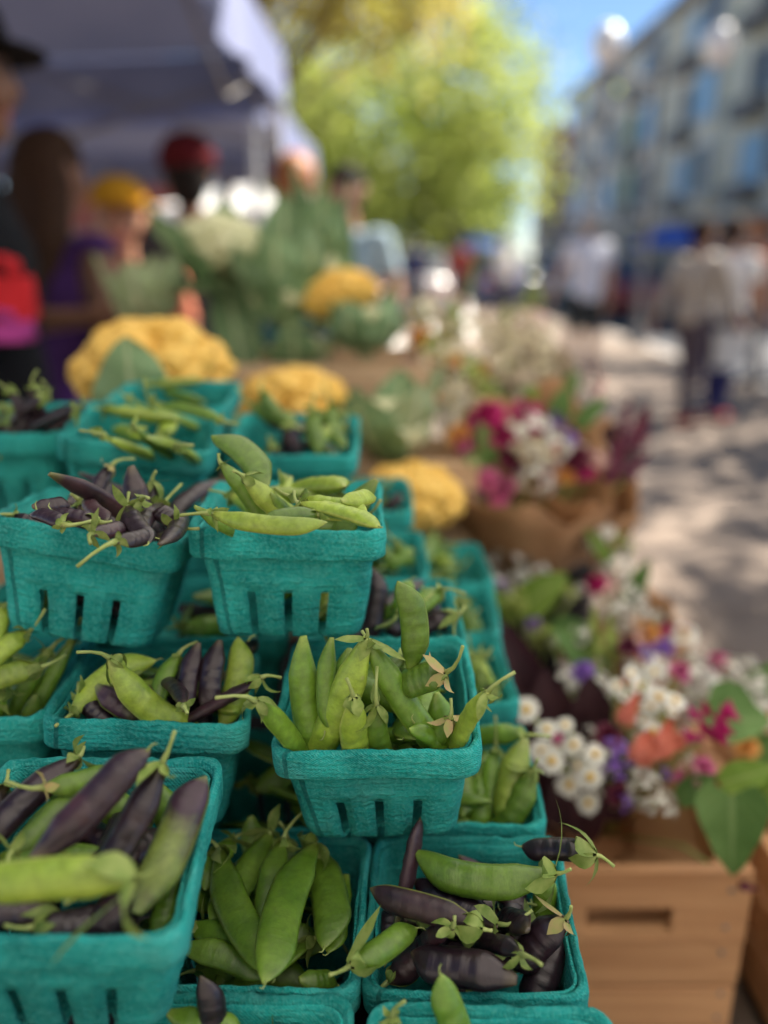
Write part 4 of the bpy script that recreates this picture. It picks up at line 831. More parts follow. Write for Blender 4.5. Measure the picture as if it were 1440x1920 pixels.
P = at_y(560, 665, 1.53); cauliflower(P, .05, M_CREAM, [(-90, .13, .09, 30, .7, L_CAUL), (-20, .13, .09, 30, .7, L_PALE), (200, .14, .09, 30, .5, L_CAUL)], 'small cream cauliflower low on the front of the tray', 1)

P = at_y(735, 810, 1.13); cauliflower(P, .055, M_CREAM, [(-60, .13, .09, 50, .5, L_PALE), (-120, .14, .09, 35, .7, L_CAUL), (0, .15, .09, 60, .3, L_PALE), (80, .13, .09, 55, .3, L_CAUL), (180, .13, .09, 40, .5, L_CAUL)], 'pale leafed cauliflower squeezed between the orange heads and the kraft paper', 0)
# ================================================================ BOUQUETS
def petal_ring(V, F, n, r0, r1, w, z0, z1, droop, rr, start=0):
    for k in range(n):
        a = start + 2 * math.pi * (k + rr.uniform(-.2, .2)) / n; c, s = math.cos(a), math.sin(a); b = len(V); R1 = r1 * rr.uniform(.88, 1.06)
        for f, ww in ((0, .35), (.45, 1.0), (.8, .95), (1, .35)):
            r = r0 + (R1 - r0) * f; z = z0 + (z1 - z0) * f - droop * f * f
            for e in (-1, 1): V.append((c * r - s * e * ww * w / 2, s * r + c * e * ww * w / 2, z))
        for q in range(3): F.append((b + 2 * q, b + 2 * q + 2, b + 2 * q + 3, b + 2 * q + 1))
def fl_daisy(r, seed, n=13):
    rr = random.Random(seed); V, F = [], []; petal_ring(V, F, n, r * .2, r, r * .42, 0, r * .1, r * .12, rr); petal_ring(V, F, n, r * .2, r * .9, r * .4, -r * .05, r * .02, r * .1, rr, .2); return V, F
def fl_pom(r, seed, rows=6, n=14, flat=.65):
    rr = random.Random(seed); V, F = [], []
    for i in range(rows):
        f = i / (rows - 1); petal_ring(V, F, max(5, int(n * (1 - .55 * f))), r * .08, r * (1 - .72 * f), r * .42 * (1 - .3 * f), r * flat * f * .5 - .1 * r, r * flat * f * 1.25, r * .15 * (1 - f), rr, i * .4)
    return V, F
def fl_cluster(r, seed, n=34):
    rr = random.Random(seed); V, F = [], []
    for i in range(n):
        ph = math.acos(1 - rr.random() * .9); th = rr.uniform(0, 6.28); d = Vector((math.sin(ph) * math.cos(th), math.sin(ph) * math.sin(th), math.cos(ph) * .7)); c = d * r * rr.uniform(.75, 1.05); q = d.to_track_quat('Z', 'Y'); v2, f2 = [], []
        petal_ring(v2, f2, 5, r * .02, r * .2, r * .17, 0, r * .04, 0, rr); b = len(V); V += [tuple(q @ Vector(p) + c) for p in v2]; F += [tuple(b + k for k in f) for f in f2]
    return V, F
def fl_spike(r, seed, h=4.0):
    rr = random.Random(seed); V, F = [], []
    for i in range(9):
        f = i / 8; v2, f2 = [], []; petal_ring(v2, f2, 7, r * .1, r * (1 - .75 * f), r * .55 * (1 - .5 * f), 0, r * .35, 0, rr, i); b = len(V); V += [(x, y, z + r * h * f) for x, y, z in v2]; F += [tuple(b + k for k in g) for g in f2]
    return V, F
def fl_comb(r, seed):
    """crested cockscomb: a folded ruffle"""
    rr = random.Random(seed); nx, ny = 40, 5; V, F = [], []
    for i in range(nx):
        u = i / (nx - 1)
        for j in range(ny):
            f = j / (ny - 1); a = (u - .5) * 2.6; R_ = r * (.35 + .75 * f); V.append((math.sin(a) * R_, .45 * r * f * math.sin(u * 24) + .2 * r * math.sin(u * 9), math.cos(a) * R_ * .8 + .06 * r * math.sin(u * 40) * f))
    for i in range(nx - 1):
        for j in range(ny - 1): F.append((i * ny + j, (i + 1) * ny + j, (i + 1) * ny + j + 1, i * ny + j + 1))
    return V, F
FC = {'w': mat('white_petal', (.66, .65, .58), (.78, .77, .70), 40, .6, trans=.15), 'c': mat('cream_petal', (.62, .55, .38), (.72, .66, .48), 40, .6, trans=.15), 'mg': mat('magenta_petal', (.36, .008, .10), (.5, .02, .17), 40, .6, trans=.1),
 'pk': mat('pink_petal', (.55, .10, .26), (.66, .18, .34), 40, .6, trans=.15), 'co': mat('coral_petal', (.62, .14, .10), (.7, .26, .16), 40, .6, trans=.15), 'pu': mat('violet_petal', (.20, .09, .42), (.32, .17, .55), 40, .6, trans=.15),
 'bu': mat('burgundy_petal', (.09, .008, .025), (.16, .015, .05), 40, .6), 'or': mat('orange_petal', (.62, .27, .06), (.7, .36, .1), 40, .6, trans=.15), 'li': mat('lime_flower', (.30, .38, .07), (.4, .46, .13), 40, .6, trans=.2), 'pl': mat('pale_pink_petal', (.66, .40, .36), (.74, .5, .46), 40, .6, trans=.15)}
M_YEL = mat('yellow_centre', (.58, .33, .02), (.68, .45, .05), 60, .7)
FM = {}
def flower_me(kind, col, var):
    k = (kind, col, var)
    if k not in FM:
        V, F = {'daisy': fl_daisy, 'pom': fl_pom, 'cluster': fl_cluster, 'spike': fl_spike, 'comb': fl_comb}[kind](1.0, var * 13 + len(kind))
        me = pyd('flower', V, F); me.materials.append(FC[col]); me.shade_smooth(); FM[k] = me
    return FM[k]
m_ = MB().lathe([(.32, .03), (.30, .15), (.17, .22), (.01, .235)], 10); CEN = pyd('centre', m_.v, m_.f); CEN.materials.append(M_YEL); CEN.shade_smooth()
def bouquet(name, label, base, flowers, leaves=(), wrap=None, group=None, cat='bouquet', stems=True):
    """flowers: (kind, colour, u, v, y distance, radius px); leaves: (mat, u0, v0, u1, v1, y distance, width px, shape)"""
    t = empty(name, base); inv = Vector(base); tag(t, label, cat, group)
    rq = random.Random(len(label)); ex = []
    for (kind, col, u, v, y, rp) in flowers:                 # smaller blooms and buds fill in between the main ones
        if kind in ('comb', 'spike'): continue
        for q in range(2 if len(flowers) < 30 else 1):
            k2, c2 = rq.choice(flowers)[:2]
            if k2 in ('comb', 'daisy'): k2 = 'cluster'
            ex.append((k2, c2, u + rq.uniform(-1, 1) * rp * 1.25, v + rq.uniform(-1, 1) * rp * 1.1, y + rq.uniform(.0, .05), rp * rq.uniform(.35, .62)))
    flowers = list(flowers) + ex
    for i, (kind, col, u, v, y, rp) in enumerate(flowers):
        p = at_y(u, v, y); r = rp / FPX * depth(p); o = link('flower_head', flower_me(kind, col, i % 3), t)
        d = ((CAM - p).normalized() * .8 + (p - inv).normalized() * .5 + Vector((random.uniform(-.7, .7), random.uniform(-.5, .5), random.uniform(-.1, .8)))).normalized()
        if kind in ('spike', 'comb'): d = ((p - inv).normalized() + Vector((random.uniform(-.3, .3), -.2, .3))).normalized()
        o.matrix_local = Matrix.Translation(p - inv) @ d.to_track_quat('Z', 'Y').to_matrix().to_4x4() @ Matrix.Scale(r, 4)
        if kind == 'daisy': link('flower_centre', CEN, o)
        if stems and i % 2 == 0:
            q = p - inv; MB().tube([q - d * r * .1, q * .6 + Vector((0, 0, .02)), (q.x * .1, q.y * .1, .01)], .0018, 5).build('stem', M_STEM, t, True)
    for i, (m, u0, v0, u1, v1, y, wp, shp) in enumerate(leaves):
        a, b = at_y(u0, v0, y), at_y(u1, v1, y - .02); L = (b - a).length; W = wp / FPX * depth(a)
        X = (b - a).normalized(); N = ((CAM - a).normalized() + Vector((0, 0, .3))); N = (N - X * N.dot(X)).normalized(); Y = N.cross(X)
        o = link('leaf', leaf_mesh(L * 1.06, W, -.35, .18, .02, shp, i), t, m); o.matrix_local = Matrix.Translation(a - inv) @ Matrix((X, Y, N)).transposed().to_4x4()
    if wrap:
        top, rad, m, flare = wrap; q = Vector(top) - inv; X = q.normalized(); e1 = X.orthogonal().normalized(); e2 = X.cross(e1); v = MB(); pts = []; n = 44; rr = random.Random(len(label))
        for i in range(9):
            f = i / 8
            for k in range(n + 1):
                a = 2 * math.pi * k / n * 1.06; r = .028 + (rad - .028) * f ** .85 * (1 + flare * f * f) + .007 * f * math.sin(a * 5 + f * 2) + .004 * math.sin(a * 11 + 5 * f)
                hgt = q.length * f * (1 + .10 * math.sin(a * 2 + 1) * f + .04 * math.sin(a * 7) * f); pts.append(X * hgt + (e1 * math.cos(a) + e2 * math.sin(a)) * (r + .0015 * k / n))
        o = v.grid(pts, 9, n + 1).build('wrapper', m, t, True); sl = o.modifiers.new('thickness', 'SOLIDIFY'); sl.thickness = .0012
    return t
def bucket(loc, r, h, label):
    t = MB().lathe([(r * .02, .004), (r * .76, .004), (r, h), (r * 1.04, h), (r * 1.04, h - .012), (r * 1.0, h - .014), (r * .79, .0), (r * .02, .0)], 32).build('flower_bucket', M_BLACKP, None, True); t.location = loc
    return tag(t, label, 'bucket')
random.seed(21)
GB = 'bouquets on the flower bench'
# kraft wrapped bunch leaning out of a black bucket
bucket((.235, 1.30, .599), .12, .30, 'round black bucket under the large kraft wrapped bouquet')
KB = Vector((.215, 1.32, .72))
fl = [('pom', 'mg', 912, 780, 1.16, 40), ('pom', 'mg', 985, 768, 1.2, 30), ('pom', 'mg', 935, 812, 1.15, 30), ('cluster', 'w', 985, 815, 1.14, 52), ('cluster', 'w', 1035, 838, 1.14, 40), ('cluster', 'w', 1005, 895, 1.12, 42), ('cluster', 'c', 1000, 850, 1.12, 40), ('pom', 'pk', 915, 900, 1.12, 26), ('pom', 'pk', 945, 912, 1.12, 24), ('pom', 'pk', 935, 935, 1.11, 20),
      ('pom', 'pk', 868, 835, 1.15, 20), ('pom', 'or', 860, 815, 1.16, 26), ('pom', 'bu', 1085, 860, 1.13, 30), ('pom', 'mg', 1095, 880, 1.13, 26), ('cluster', 'pl', 1120, 865, 1.13, 26), ('spike', 'bu', 1150, 870, 1.15, 18), ('spike', 'bu', 1175, 895, 1.14, 16), ('spike', 'bu', 1140, 900, 1.12, 18), ('cluster', 'c', 850, 745, 1.22, 30), ('pom', 'pu', 1045, 785, 1.2, 22), ('pom', 'bu', 960, 860, 1.14, 30), ('spike', 'pl', 1120, 740, 1.22, 10), ('pom', 'or', 1062, 890, 1.13, 20)]
bouquet('wrapped_bouquet', 'large bouquet of magenta and white flowers wrapped in brown kraft paper', KB, fl, [(L_GREEN, 930, 870, 905, 800, 1.15, 40, 'oval'), (L_GREEN, 1040, 800, 1060, 730, 1.2, 44, 'oval'), (L_LIME, 980, 790, 1000, 730, 1.22, 36, 'oval'), (L_GREEN, 1080, 800, 1130, 750, 1.2, 36, 'oval'), (L_GREEN, 905, 870, 880, 860, 1.13, 30, 'oval')], (at_y(972, 862, 1.15), .122, M_KRAFT, .14), GB)
KB2 = Vector((.30, 1.38, .70))
bouquet('wrapped_bouquet', 'smaller kraft paper bunch with dark burgundy tassels beside the large one', KB2, [('spike', 'bu', 1180, 850, 1.25, 22), ('spike', 'bu', 1200, 830, 1.28, 18), ('pom', 'bu', 1140, 850, 1.25, 28), ('cluster', 'pl', 1115, 845, 1.22, 24), ('spike', 'bu', 1165, 810, 1.28, 16)], [(L_BURG, 1120, 880, 1195, 850, 1.24, 44, 'oval'), (L_BURG, 1110, 860, 1150, 800, 1.26, 40, 'oval')], (at_y(1090, 895, 1.22), .085, M_KRAFT, .1), GB)
# cream bunches behind
bucket((.17, 1.78, .599), .12, .34, 'black bucket under the cream flowers by the cauliflower tray')
bouquet('flower_bunch', 'loose bunch of cream and straw coloured flowers beside the cauliflower tray', Vector((.17, 1.78, .85)),
 [('cluster', 'c', 790, 590, 1.8, 42), ('cluster', 'pl', 840, 575, 1.85, 40), ('cluster', 'li', 820, 660, 1.72, 46), ('cluster', 'c', 880, 630, 1.75, 44), ('cluster', 'li', 870, 700, 1.68, 46), ('cluster', 'c', 830, 720, 1.64, 40), ('pom', 'or', 785, 640, 1.8, 22), ('cluster', 'li', 900, 740, 1.6, 40), ('spike', 'li', 875, 560, 1.85, 16), ('cluster', 'c', 930, 690, 1.7, 40), ('pom', 'or', 905, 690, 1.68, 18), ('cluster', 'pl', 770, 690, 1.7, 26)], [(L_GREEN, 850, 760, 800, 700, 1.66, 34, 'oval'), (L_LIME, 860, 640, 850, 560, 1.8, 26, 'oval'), (L_GREEN, 910, 730, 950, 770, 1.6, 40, 'oval')], None, GB)
bucket((.36, 1.82, .599), .12, .34, 'black bucket under the tan paper bunch')
bouquet('wrapped_bouquet', 'bunch of pale straw flowers wrapped in tan paper', Vector((.36, 1.84, .80)),
 [('cluster', 'c', 960, 620, 1.8, 50), ('cluster', 'c', 1000, 650, 1.78, 46), ('cluster', 'c', 950, 680, 1.75, 46), ('cluster', 'pl', 990, 610, 1.82, 36), ('cluster', 'c', 1010, 700, 1.75, 36), ('spike', 'li', 1010, 575, 1.85, 14)], [(L_GREEN, 970, 740, 1040, 760, 1.66, 44, 'oval'), (L_GREEN, 1050, 760, 1080, 700, 1.68, 40, 'oval')], (at_y(975, 690, 1.8), .11, M_AWN, .1), GB)
# white and lime bunches in front of the black bucket
bouquet('flower_bunch', 'flat topped white flower bunch with lime leaves before the black bucket', Vector((.20, 1.02, .78)),
 [('cluster', 'w', 905, 1075, 1.06, 40), ('cluster', 'w', 960, 1060, 1.08, 42), ('cluster', 'w', 1005, 1085, 1.06, 34), ('cluster', 'w', 935, 1100, 1.03, 30), ('cluster', 'li', 960, 1130, 1.0, 34), ('pom', 'pu', 1000, 1170, .96, 16), ('cluster', 'li', 1010, 1190, .95, 26), ('spike', 'li', 970, 1245, .92, 14), ('cluster', 'w', 900, 1110, 1.05, 26), ('cluster', 'li', 1060, 1110, 1.02, 24)],
 [(L_LIME, 970, 1150, 1050, 1080, 1.0, 70, 'oval'), (L_LIME, 960, 1170, 930, 1110, 1.0, 44, 'oval'), (L_GREEN, 1030, 1190, 1090, 1170, .95, 52, 'oval'), (L_GREEN, 900, 1180, 860, 1120, 1.0, 40, 'oval')], None, GB)
bouquet('flower_bunch', 'tall bunch of white and pink stock leaning towards the paving', Vector((.38, 1.02, .72)),
 [('cluster', 'w', 1125, 1010, 1.12, 34), ('cluster', 'w', 1150, 1060, 1.1, 36), ('pom', 'mg', 1118, 1095, 1.05, 24), ('cluster', 'pl', 1140, 1100, 1.08, 32), ('cluster', 'w', 1175, 1115, 1.05, 38), ('cluster', 'w', 1160, 1155, 1.0, 36), ('cluster', 'w', 1195, 1165, 1.0, 32), ('pom', 'or', 1215, 1185, .98, 24), ('daisy', 'w', 1282, 1190, .98, 28), ('cluster', 'pl', 1190, 1205, .96, 26), ('pom', 'pu', 1245, 1215, .95, 20), ('cluster', 'li', 1165, 1020, 1.12, 26)],
 [(L_GREEN, 1180, 1130, 1210, 1060, 1.05, 36, 'oval'), (L_LIME, 1150, 1060, 1110, 1000, 1.1, 28, 'oval')], (at_y(1185, 1180, 1.0), .06, M_KRAFT, .1), GB)
# the packed crate in front
KC = Vector((.25, .80, .72)); fl = []
rr = random.Random(5)
for u, v in ((985, 1328), (1022, 1362), (1045, 1395), (1075, 1400), (1040, 1430), (1080, 1440), (1105, 1462), (1070, 1475), (1105, 1500), (1020, 1405), (1055, 1362), (1120, 1420)): fl.append(('daisy', 'w', u + rr.uniform(-6, 6), v + rr.uniform(-6, 6), .66 + rr.uniform(-.02, .03), rr.uniform(16, 26)))
for u, v in ((1180, 1300), (1215, 1325), (1255, 1340), (1220, 1365), (1185, 1260), (1240, 1300), (1200, 1345), (1265, 1310), (1245, 1380), (1210, 1290), (1160, 1280), (1230, 1265)): fl.append(('daisy', 'w', u + rr.uniform(-8, 8), v + rr.uniform(-8, 8), .72 + rr.uniform(-.03, .03), rr.uniform(14, 25)))
fl += [('cluster', 'w', 1210, 1260, .78, 44), ('cluster', 'w', 1060, 1275, .80, 34), ('cluster', 'w', 1120, 1290, .79, 36), ('pom', 'pu', 1092, 1258, .79, 24), ('cluster', 'w', 1300, 1270, .82, 44), ('cluster', 'w', 1210, 1480, .66, 40), ('cluster', 'w', 1235, 1510, .65, 34), ('cluster', 'w', 1190, 1450, .67, 34), ('cluster', 'pu', 1158, 1415, .66, 34), ('cluster', 'pu', 1150, 1445, .65, 24), ('cluster', 'pu', 1170, 1505, .65, 18),
       ('spike', 'co', 1200, 1420, .66, 26), ('spike', 'co', 1240, 1405, .67, 26), ('spike', 'co', 1170, 1350, .7, 20), ('pom', 'co', 1215, 1400, .66, 30), ('pom', 'co', 1265, 1390, .68, 22), ('comb', 'mg', 1322, 1385, .68, 52), ('comb', 'mg', 1335, 1350, .69, 44), ('pom', 'pk', 1318, 1440, .66, 24), ('cluster', 'pl', 1295, 1450, .66, 26), ('pom', 'pk', 1275, 1260, .8, 26), ('spike', 'li', 1110, 1210, .84, 18), ('spike', 'li', 1150, 1225, .82, 18), ('cluster', 'li', 1130, 1215, .83, 36), ('cluster', 'li', 1060, 1205, .85, 30), ('pom', 'pu', 1215, 1225, .85, 20), ('pom', 'bu', 1160, 1490, .66, 24), ('pom', 'bu', 1140, 1380, .70, 30), ('spike', 'bu', 1390, 1660, .64, 10)]
bouquet('flower_bunch', 'daisies, coral spikes and a magenta cockscomb crowded into the wooden crate', KC, fl,
 [(L_GREEN, 1372, 1492, 1375, 1650, .62, 150, 'heart'), (L_LIME, 1350, 1470, 1440, 1440, .64, 60, 'oval'), (L_GREEN, 1310, 1350, 1440, 1345, .72, 90, 'oval'), (L_GREEN, 1330, 1300, 1420, 1330, .76, 70, 'oval'), (L_LIME, 1420, 1500, 1470, 1460, .64, 60, 'oval'), (L_GREEN, 1130, 1260, 1060, 1190, .84, 60, 'oval'), (L_BURG, 1010, 1480, 960, 1240, .80, 130, 'oval'), (L_BURG, 1060, 1480, 1030, 1290, .78, 120, 'oval'), (L_BURG, 1120, 1480, 1110, 1300, .77, 110, 'oval'), (L_BURG, 1030, 1560, 1000, 1420, .74, 130, 'oval'), (L_BURG, 1080, 1580, 1075, 1440, .72, 110, 'oval'), (L_BURG, 1140, 1540, 1130, 1400, .73, 100, 'oval'), (L_BURG, 1000, 1360, 950, 1190, .84, 100, 'oval'), (L_GREEN, 1270, 1500, 1330, 1460, .66, 50, 'oval')],
 (at_y(1195, 1500, .74), .085, M_KRAFT, .1), GB)
bouquet('flower_bunch', 'white flowers and green foliage rising from the lower crate', Vector((.50, .82, .66)),
 [('cluster', 'w', 1330, 1290, .86, 34), ('cluster', 'w', 1400, 1310, .85, 44), ('cluster', 'w', 1435, 1280, .86, 40), ('cluster', 'w', 1375, 1260, .88, 34), ('pom', 'pk', 1345, 1240, .9, 24), ('cluster', 'w', 1430, 1340, .82, 34), ('pom', 'or', 1400, 1400, .78, 26), ('cluster', 'w', 1420, 1470, .76, 30)], [(L_GREEN, 1390, 1330, 1450, 1250, .86, 60, 'oval'), (L_GREEN, 1400, 1420, 1460, 1390, .8, 60, 'oval'), (L_LIME, 1400, 1480, 1440, 1540, .74, 60, 'oval')], (at_y(1440, 1560, .80), .10, M_KRAFT, .12), GB)

# ================================================================ PEOPLE
def capsule(V, F, a, ra, b, rb, n=12):
    a, b = Vector(a), Vector(b); d = b - a; L = d.length or 1e-6; X = d / L; e1 = X.orthogonal().normalized(); e2 = X.cross(e1); base = len(V); rings = []
    for i in range(5): t = math.pi / 2 * (1 - i / 4); rings.append((a - X * ra * math.sin(t), ra * math.cos(t)))
    for i in range(5): t = math.pi / 2 * i / 4; rings.append((b + X * rb * math.sin(t), rb * math.cos(t)))
    for c, r in rings:
        for k in range(n): q = 2 * math.pi * k / n; V.append(c + (e1 * math.cos(q) + e2 * math.sin(q)) * max(r, 1e-4))
    for i in range(9):
        for k in range(n): F.append((base + i * n + k, base + i * n + (k + 1) % n, base + (i + 1) * n + (k + 1) % n, base + (i + 1) * n + k))
    F.append(tuple(base + k for k in range(n))[::-1]); F.append(tuple(base + 9 * n + k for k in range(n)))
def remesh(caps, voxel, smooth=6):
    V, F = [], []
    for c in caps: capsule(V, F, *c)
    me = pyd('tmp', V, F); o = bpy.data.objects.new('tmp', me); COL.objects.link(o)
    m = o.modifiers.new('r', 'REMESH'); m.mode = 'VOXEL'; m.voxel_size = voxel
    s = o.modifiers.new('s', 'SMOOTH'); s.iterations = smooth; s.factor = .5
    dg = bpy.context.evaluated_depsgraph_get(); r = bpy.data.meshes.new_from_object(o.evaluated_get(dg)); bpy.data.objects.remove(o); bpy.data.meshes.remove(me); return r
def submesh(me, keep, off, co, no, name):
    """faces whose corners are all kept, pushed out along the normals: a garment over the body"""
    idx = np.full(len(co), -1); polys = []
    for p in me.polygons:
        vs = p.vertices
        if all(keep[v] for v in vs): polys.append(tuple(vs))
    used = sorted({v for p in polys for v in p}); idx[used] = np.arange(len(used))
    o_ = off if np.ndim(off) else np.full(len(co), off)
    return pyd(name, co[used] + no[used] * o_[used][:, None], [tuple(int(idx[v]) for v in p) for p in polys])
SKINS = {'light': mat('skin_light', (.46, .27, .19), (.52, .32, .23), 20, .55, sub=.1), 'tan': mat('skin_tan', (.34, .18, .11), (.4, .22, .14), 20, .55, sub=.1), 'brown': mat('skin_tent_shade', (.16, .08, .05), (.2, .1, .065), 20, .55, sub=.1)}  # the brown skin has the tent's shade mixed into its colour
M_EYE = mat('eye_dark', (.02, .015, .012)); M_LIP = mat('lip', (.35, .12, .1))
HAIRS = {'black': mat('hair_black', (.008, .007, .007), (.016, .012, .010), 60, .8, spec=.15), 'brown': mat('hair_brown', (.028, .014, .009), (.05, .026, .016), 60, .8, spec=.15), 'auburn': mat('hair_auburn', (.22, .075, .02), (.34, .13, .04), 60, .5), 'grey': mat('hair_grey', (.3, .29, .28), (.4, .39, .38), 60, .6)}
CLO = {}
def cloth(c):
    if c not in CLO: CLO[c] = mat('cloth_%d' % len(CLO), tuple(q * .85 for q in c), c, 18, .95, bump=.15, bscale=9, spec=.15)
    return CLO[c]
def person(x, y, face, h, label, skin='light', hair='brown', hairlen='short', shirt=(.8, .8, .8), sleeve='short', bottom=(.05, .05, .06), legs='long', shoes=(.05, .05, .05), arms=('hang', 'hang'), walk=0, lean=0, hat=None, voxel=.0135, z0=0):
    k = h / 1.75; t = empty('person', (x, y, z0), R(face)); tag(t, label, 'person', 'people at the market')
    def P(*p): return Vector(p) * k
    J = {}
    def ln(p): q = Vector(p); q.y -= lean * max(0, q.z - .95); return q * k
    caps = []; bone = []
    def add(nm, a, ra, b, rb): caps.append((a, ra * k, b, rb * k)); bone.append(nm)
    pel, wai, che, nek = ln((0, 0, .95)), ln((0, 0, 1.10)), ln((0, 0, 1.30)), ln((0, .005, 1.46))
    for s in (-1, 1):
        o = P(s * .06, 0, 0); add('hip', pel + o, .105, wai + P(s * .045, 0, 0), .095); add('torso', wai + P(s * .045, 0, 0), .095, che + P(s * .065, 0, 0), .105); add('torso', che + P(s * .06, 0, .03), .09, ln((s * .15, 0, 1.405)), .055)
    add('torso', che, .1, nek - P(0, 0, .03), .065); add('neck', nek - P(0, 0, .03), .058, ln((0, -.01, 1.54)), .054)
    hd = ln((0, -.015, 1.64))
    add('head', hd + P(0, .01, .015), .088, hd + P(0, -.012, .01), .086); add('head', hd + P(0, -.02, -.02), .074, hd + P(0, -.045, -.085), .042); add('head', hd + P(0, -.092, .005), .010, hd + P(0, -.108, -.028), .015)
    for s in (-1, 1): add('head', hd + P(s * .088, .012, -.03), .012, hd + P(s * .094, .02, .015), .016); add('head', hd + P(s * .04, -.07, -.035), .028, hd + P(s * .035, -.065, -.045), .026)
    st = {-1: -walk, 1: walk}
    for s in (-1, 1):
        hip = P(s * .088, 0, .92); f = st[s]; knee = P(s * .095, -.03 - f * .55, .50 + abs(f) * .02); ank = P(s * .098, .02 - f if f > 0 else .02 - f * 1.15, .085 + (0.05 if f < 0 else 0)); toe = ank + P(s * .025, -.165, -.05)
        add('thigh', hip, .092, knee, .058); add('calf', knee, .056, knee.lerp(ank, .35) + P(0, .018, 0), .054); add('calf', knee.lerp(ank, .35) + P(0, .018, 0), .054, ank, .036); add('foot', ank + P(0, .03, -.045), .036, toe, .03)
        ar = arms[0 if s < 0 else 1]; sh = ln((s * .185, 0, 1.405))
        if ar == 'hang': el = sh + P(s * .05, .03, -.28); wr = el + P(s * .01, -.07, -.24)
        elif ar == 'bent': el = sh + P(s * .07, .04, -.27); wr = el + P(-s * .08, -.22, .02)
        elif ar == 'reach': el = sh + P(s * .05, -.12, -.25); wr = el + P(-s * .02, -.20, -.12)
        elif ar == 'face': el = sh + P(s * .08, -.14, -.22); wr = el + P(-s * .10, -.10, .21)
        elif ar == 'swing': el = sh + P(s * .06, -.10, -.26); wr = el + P(s * .0, -.14, -.19)
        else: el = sh + P(s * .05, .13, -.24); wr = el + P(s * .01, .07, -.23)
        add('upper_arm', sh, .05, el, .039); add('forearm', el, .040, wr, .026)
        d = (wr - el).normalized(); side = d.cross(Vector((s, 0, 0))); side = side.normalized() if side.length > .1 else Vector((0, -1, 0)); nrm = d.cross(side)
        palm = wr + d * .085 * k; add('hand', wr + d * .02 * k, .026, palm, .031)
        for q, (off, lf) in enumerate(((-.030, .060), (-.010, .075), (.010, .070), (.029, .055))):
            b0 = palm + side * off * k; m1 = b0 + d * lf * .55 * k + nrm * .008 * k * s; m2 = m1 + d * lf * .4 * k + nrm * .022 * k * s; add('hand', b0, .0095, m1, .0092); add('hand', m1, .0092, m2, .008)
        b0 = wr + d * .035 * k - side * .024 * k; m1 = b0 - side * .03 * k + d * .03 * k; add('hand', b0, .0115, m1, .0105); add('hand', m1, .0105, m1 + d * .032 * k, .009)
    me = remesh(caps, voxel); co = np.empty(len(me.vertices) * 3); me.vertices.foreach_get('co', co); co = co.reshape(-1, 3); no = np.empty(len(co) * 3); me.vertex_normals.foreach_get('vector', no); no = no.reshape(-1, 3)
    best = np.full(len(co), 9.0); bi = np.zeros(len(co), int); bt = np.zeros(len(co))
    for i, (a, ra, b, rb) in enumerate(caps):
        a_, b_ = np.array(a), np.array(b); ab = b_ - a_; L2 = ab @ ab + 1e-9; tt = np.clip(((co - a_) @ ab) / L2, 0, 1); dd = np.linalg.norm(co - a_ - tt[:, None] * ab, axis=1) - (ra + (rb - ra) * tt)
        u = dd < best; best[u] = dd[u]; bi[u] = i; bt[u] = tt[u]
    nm = np.array(bone)[bi]
    for m in (SKINS[skin], M_EYE, M_LIP): me.materials.append(m)
    hc = np.array(hd); ey = [hc + np.array((s * .034, -.088, .012)) * k for s in (-1, 1)]; li = hc + np.array((0, -.085, -.062)) * k
    for p in me.polygons:
        c = co[list(p.vertices)].mean(0)
        if min(np.linalg.norm(c - e) for e in ey) < .013 * k: p.material_index = 1
        elif abs(c[0]) < .024 * k and np.linalg.norm((c - li)[1:]) < .016 * k and c[1] < hc[1] - .06 * k: p.material_index = 2
    me.shade_smooth(); link('body', me, t)
    ua = (nm == 'upper_arm'); fa = (nm == 'forearm')
    ks = np.isin(nm, ['torso', 'hip']) & (co[:, 2] > .90 * k)
    if sleeve == 'long': ks |= ua | (fa & (bt < .9))
    elif sleeve == 'short': ks |= ua & (bt < .62)
    else: ks |= ua & (bt < .02)
    sm = submesh(me, ks, .013 * k + .006 * np.array([noise.noise(Vector(p) * 9) for p in co]), co, no, 'shirt'); sm.shade_smooth(); link('shirt', sm, t, cloth(shirt))
    kb = (nm == 'hip') & (co[:, 2] < 1.03 * k) | (nm == 'thigh') & ((bt < .75) | (legs == 'long'))
    if legs == 'long': kb |= (nm == 'calf') & (co[:, 2] > .10 * k)
    bm_ = submesh(me, kb, .010 * k + .006 * np.array([noise.noise(Vector(p) * 7 + Vector((5, 5, 5))) for p in co]), co, no, 'trousers'); bm_.shade_smooth(); link('trousers' if legs == 'long' else 'shorts', bm_, t, cloth(bottom))
    for s in (-1, 1):
        fm = submesh(me, (nm == 'foot') & (co[:, 0] * s > 0), .007, co, no, 'shoe'); fm.shade_smooth(); link('shoe', fm, t, cloth(shoes))
    hcaps = [(hd + P(0, .02, .035), .098 * k, hd + P(0, .0, .045), .094 * k), (hd + P(0, .035, .01), .096 * k, hd + P(0, .045, -.04), .078 * k)]
    if hairlen == 'long':
        for s in (-1, 0, 1): hcaps += [(hd + P(s * .05, .05, -.02), .062 * k, hd + P(s * .065, .085, -.20), .058 * k), (hd + P(s * .065, .085, -.20), .058 * k, hd + P(s * .05, .10, -.38), .035 * k)]
    elif hairlen == 'bun': hcaps += [(hd + P(0, .11, .05), .045 * k, hd + P(0, .12, .06), .042 * k)]
    hm = remesh(hcaps, .014, 3); hm.shade_smooth(); link('hair', hm, t, HAIRS[hair])
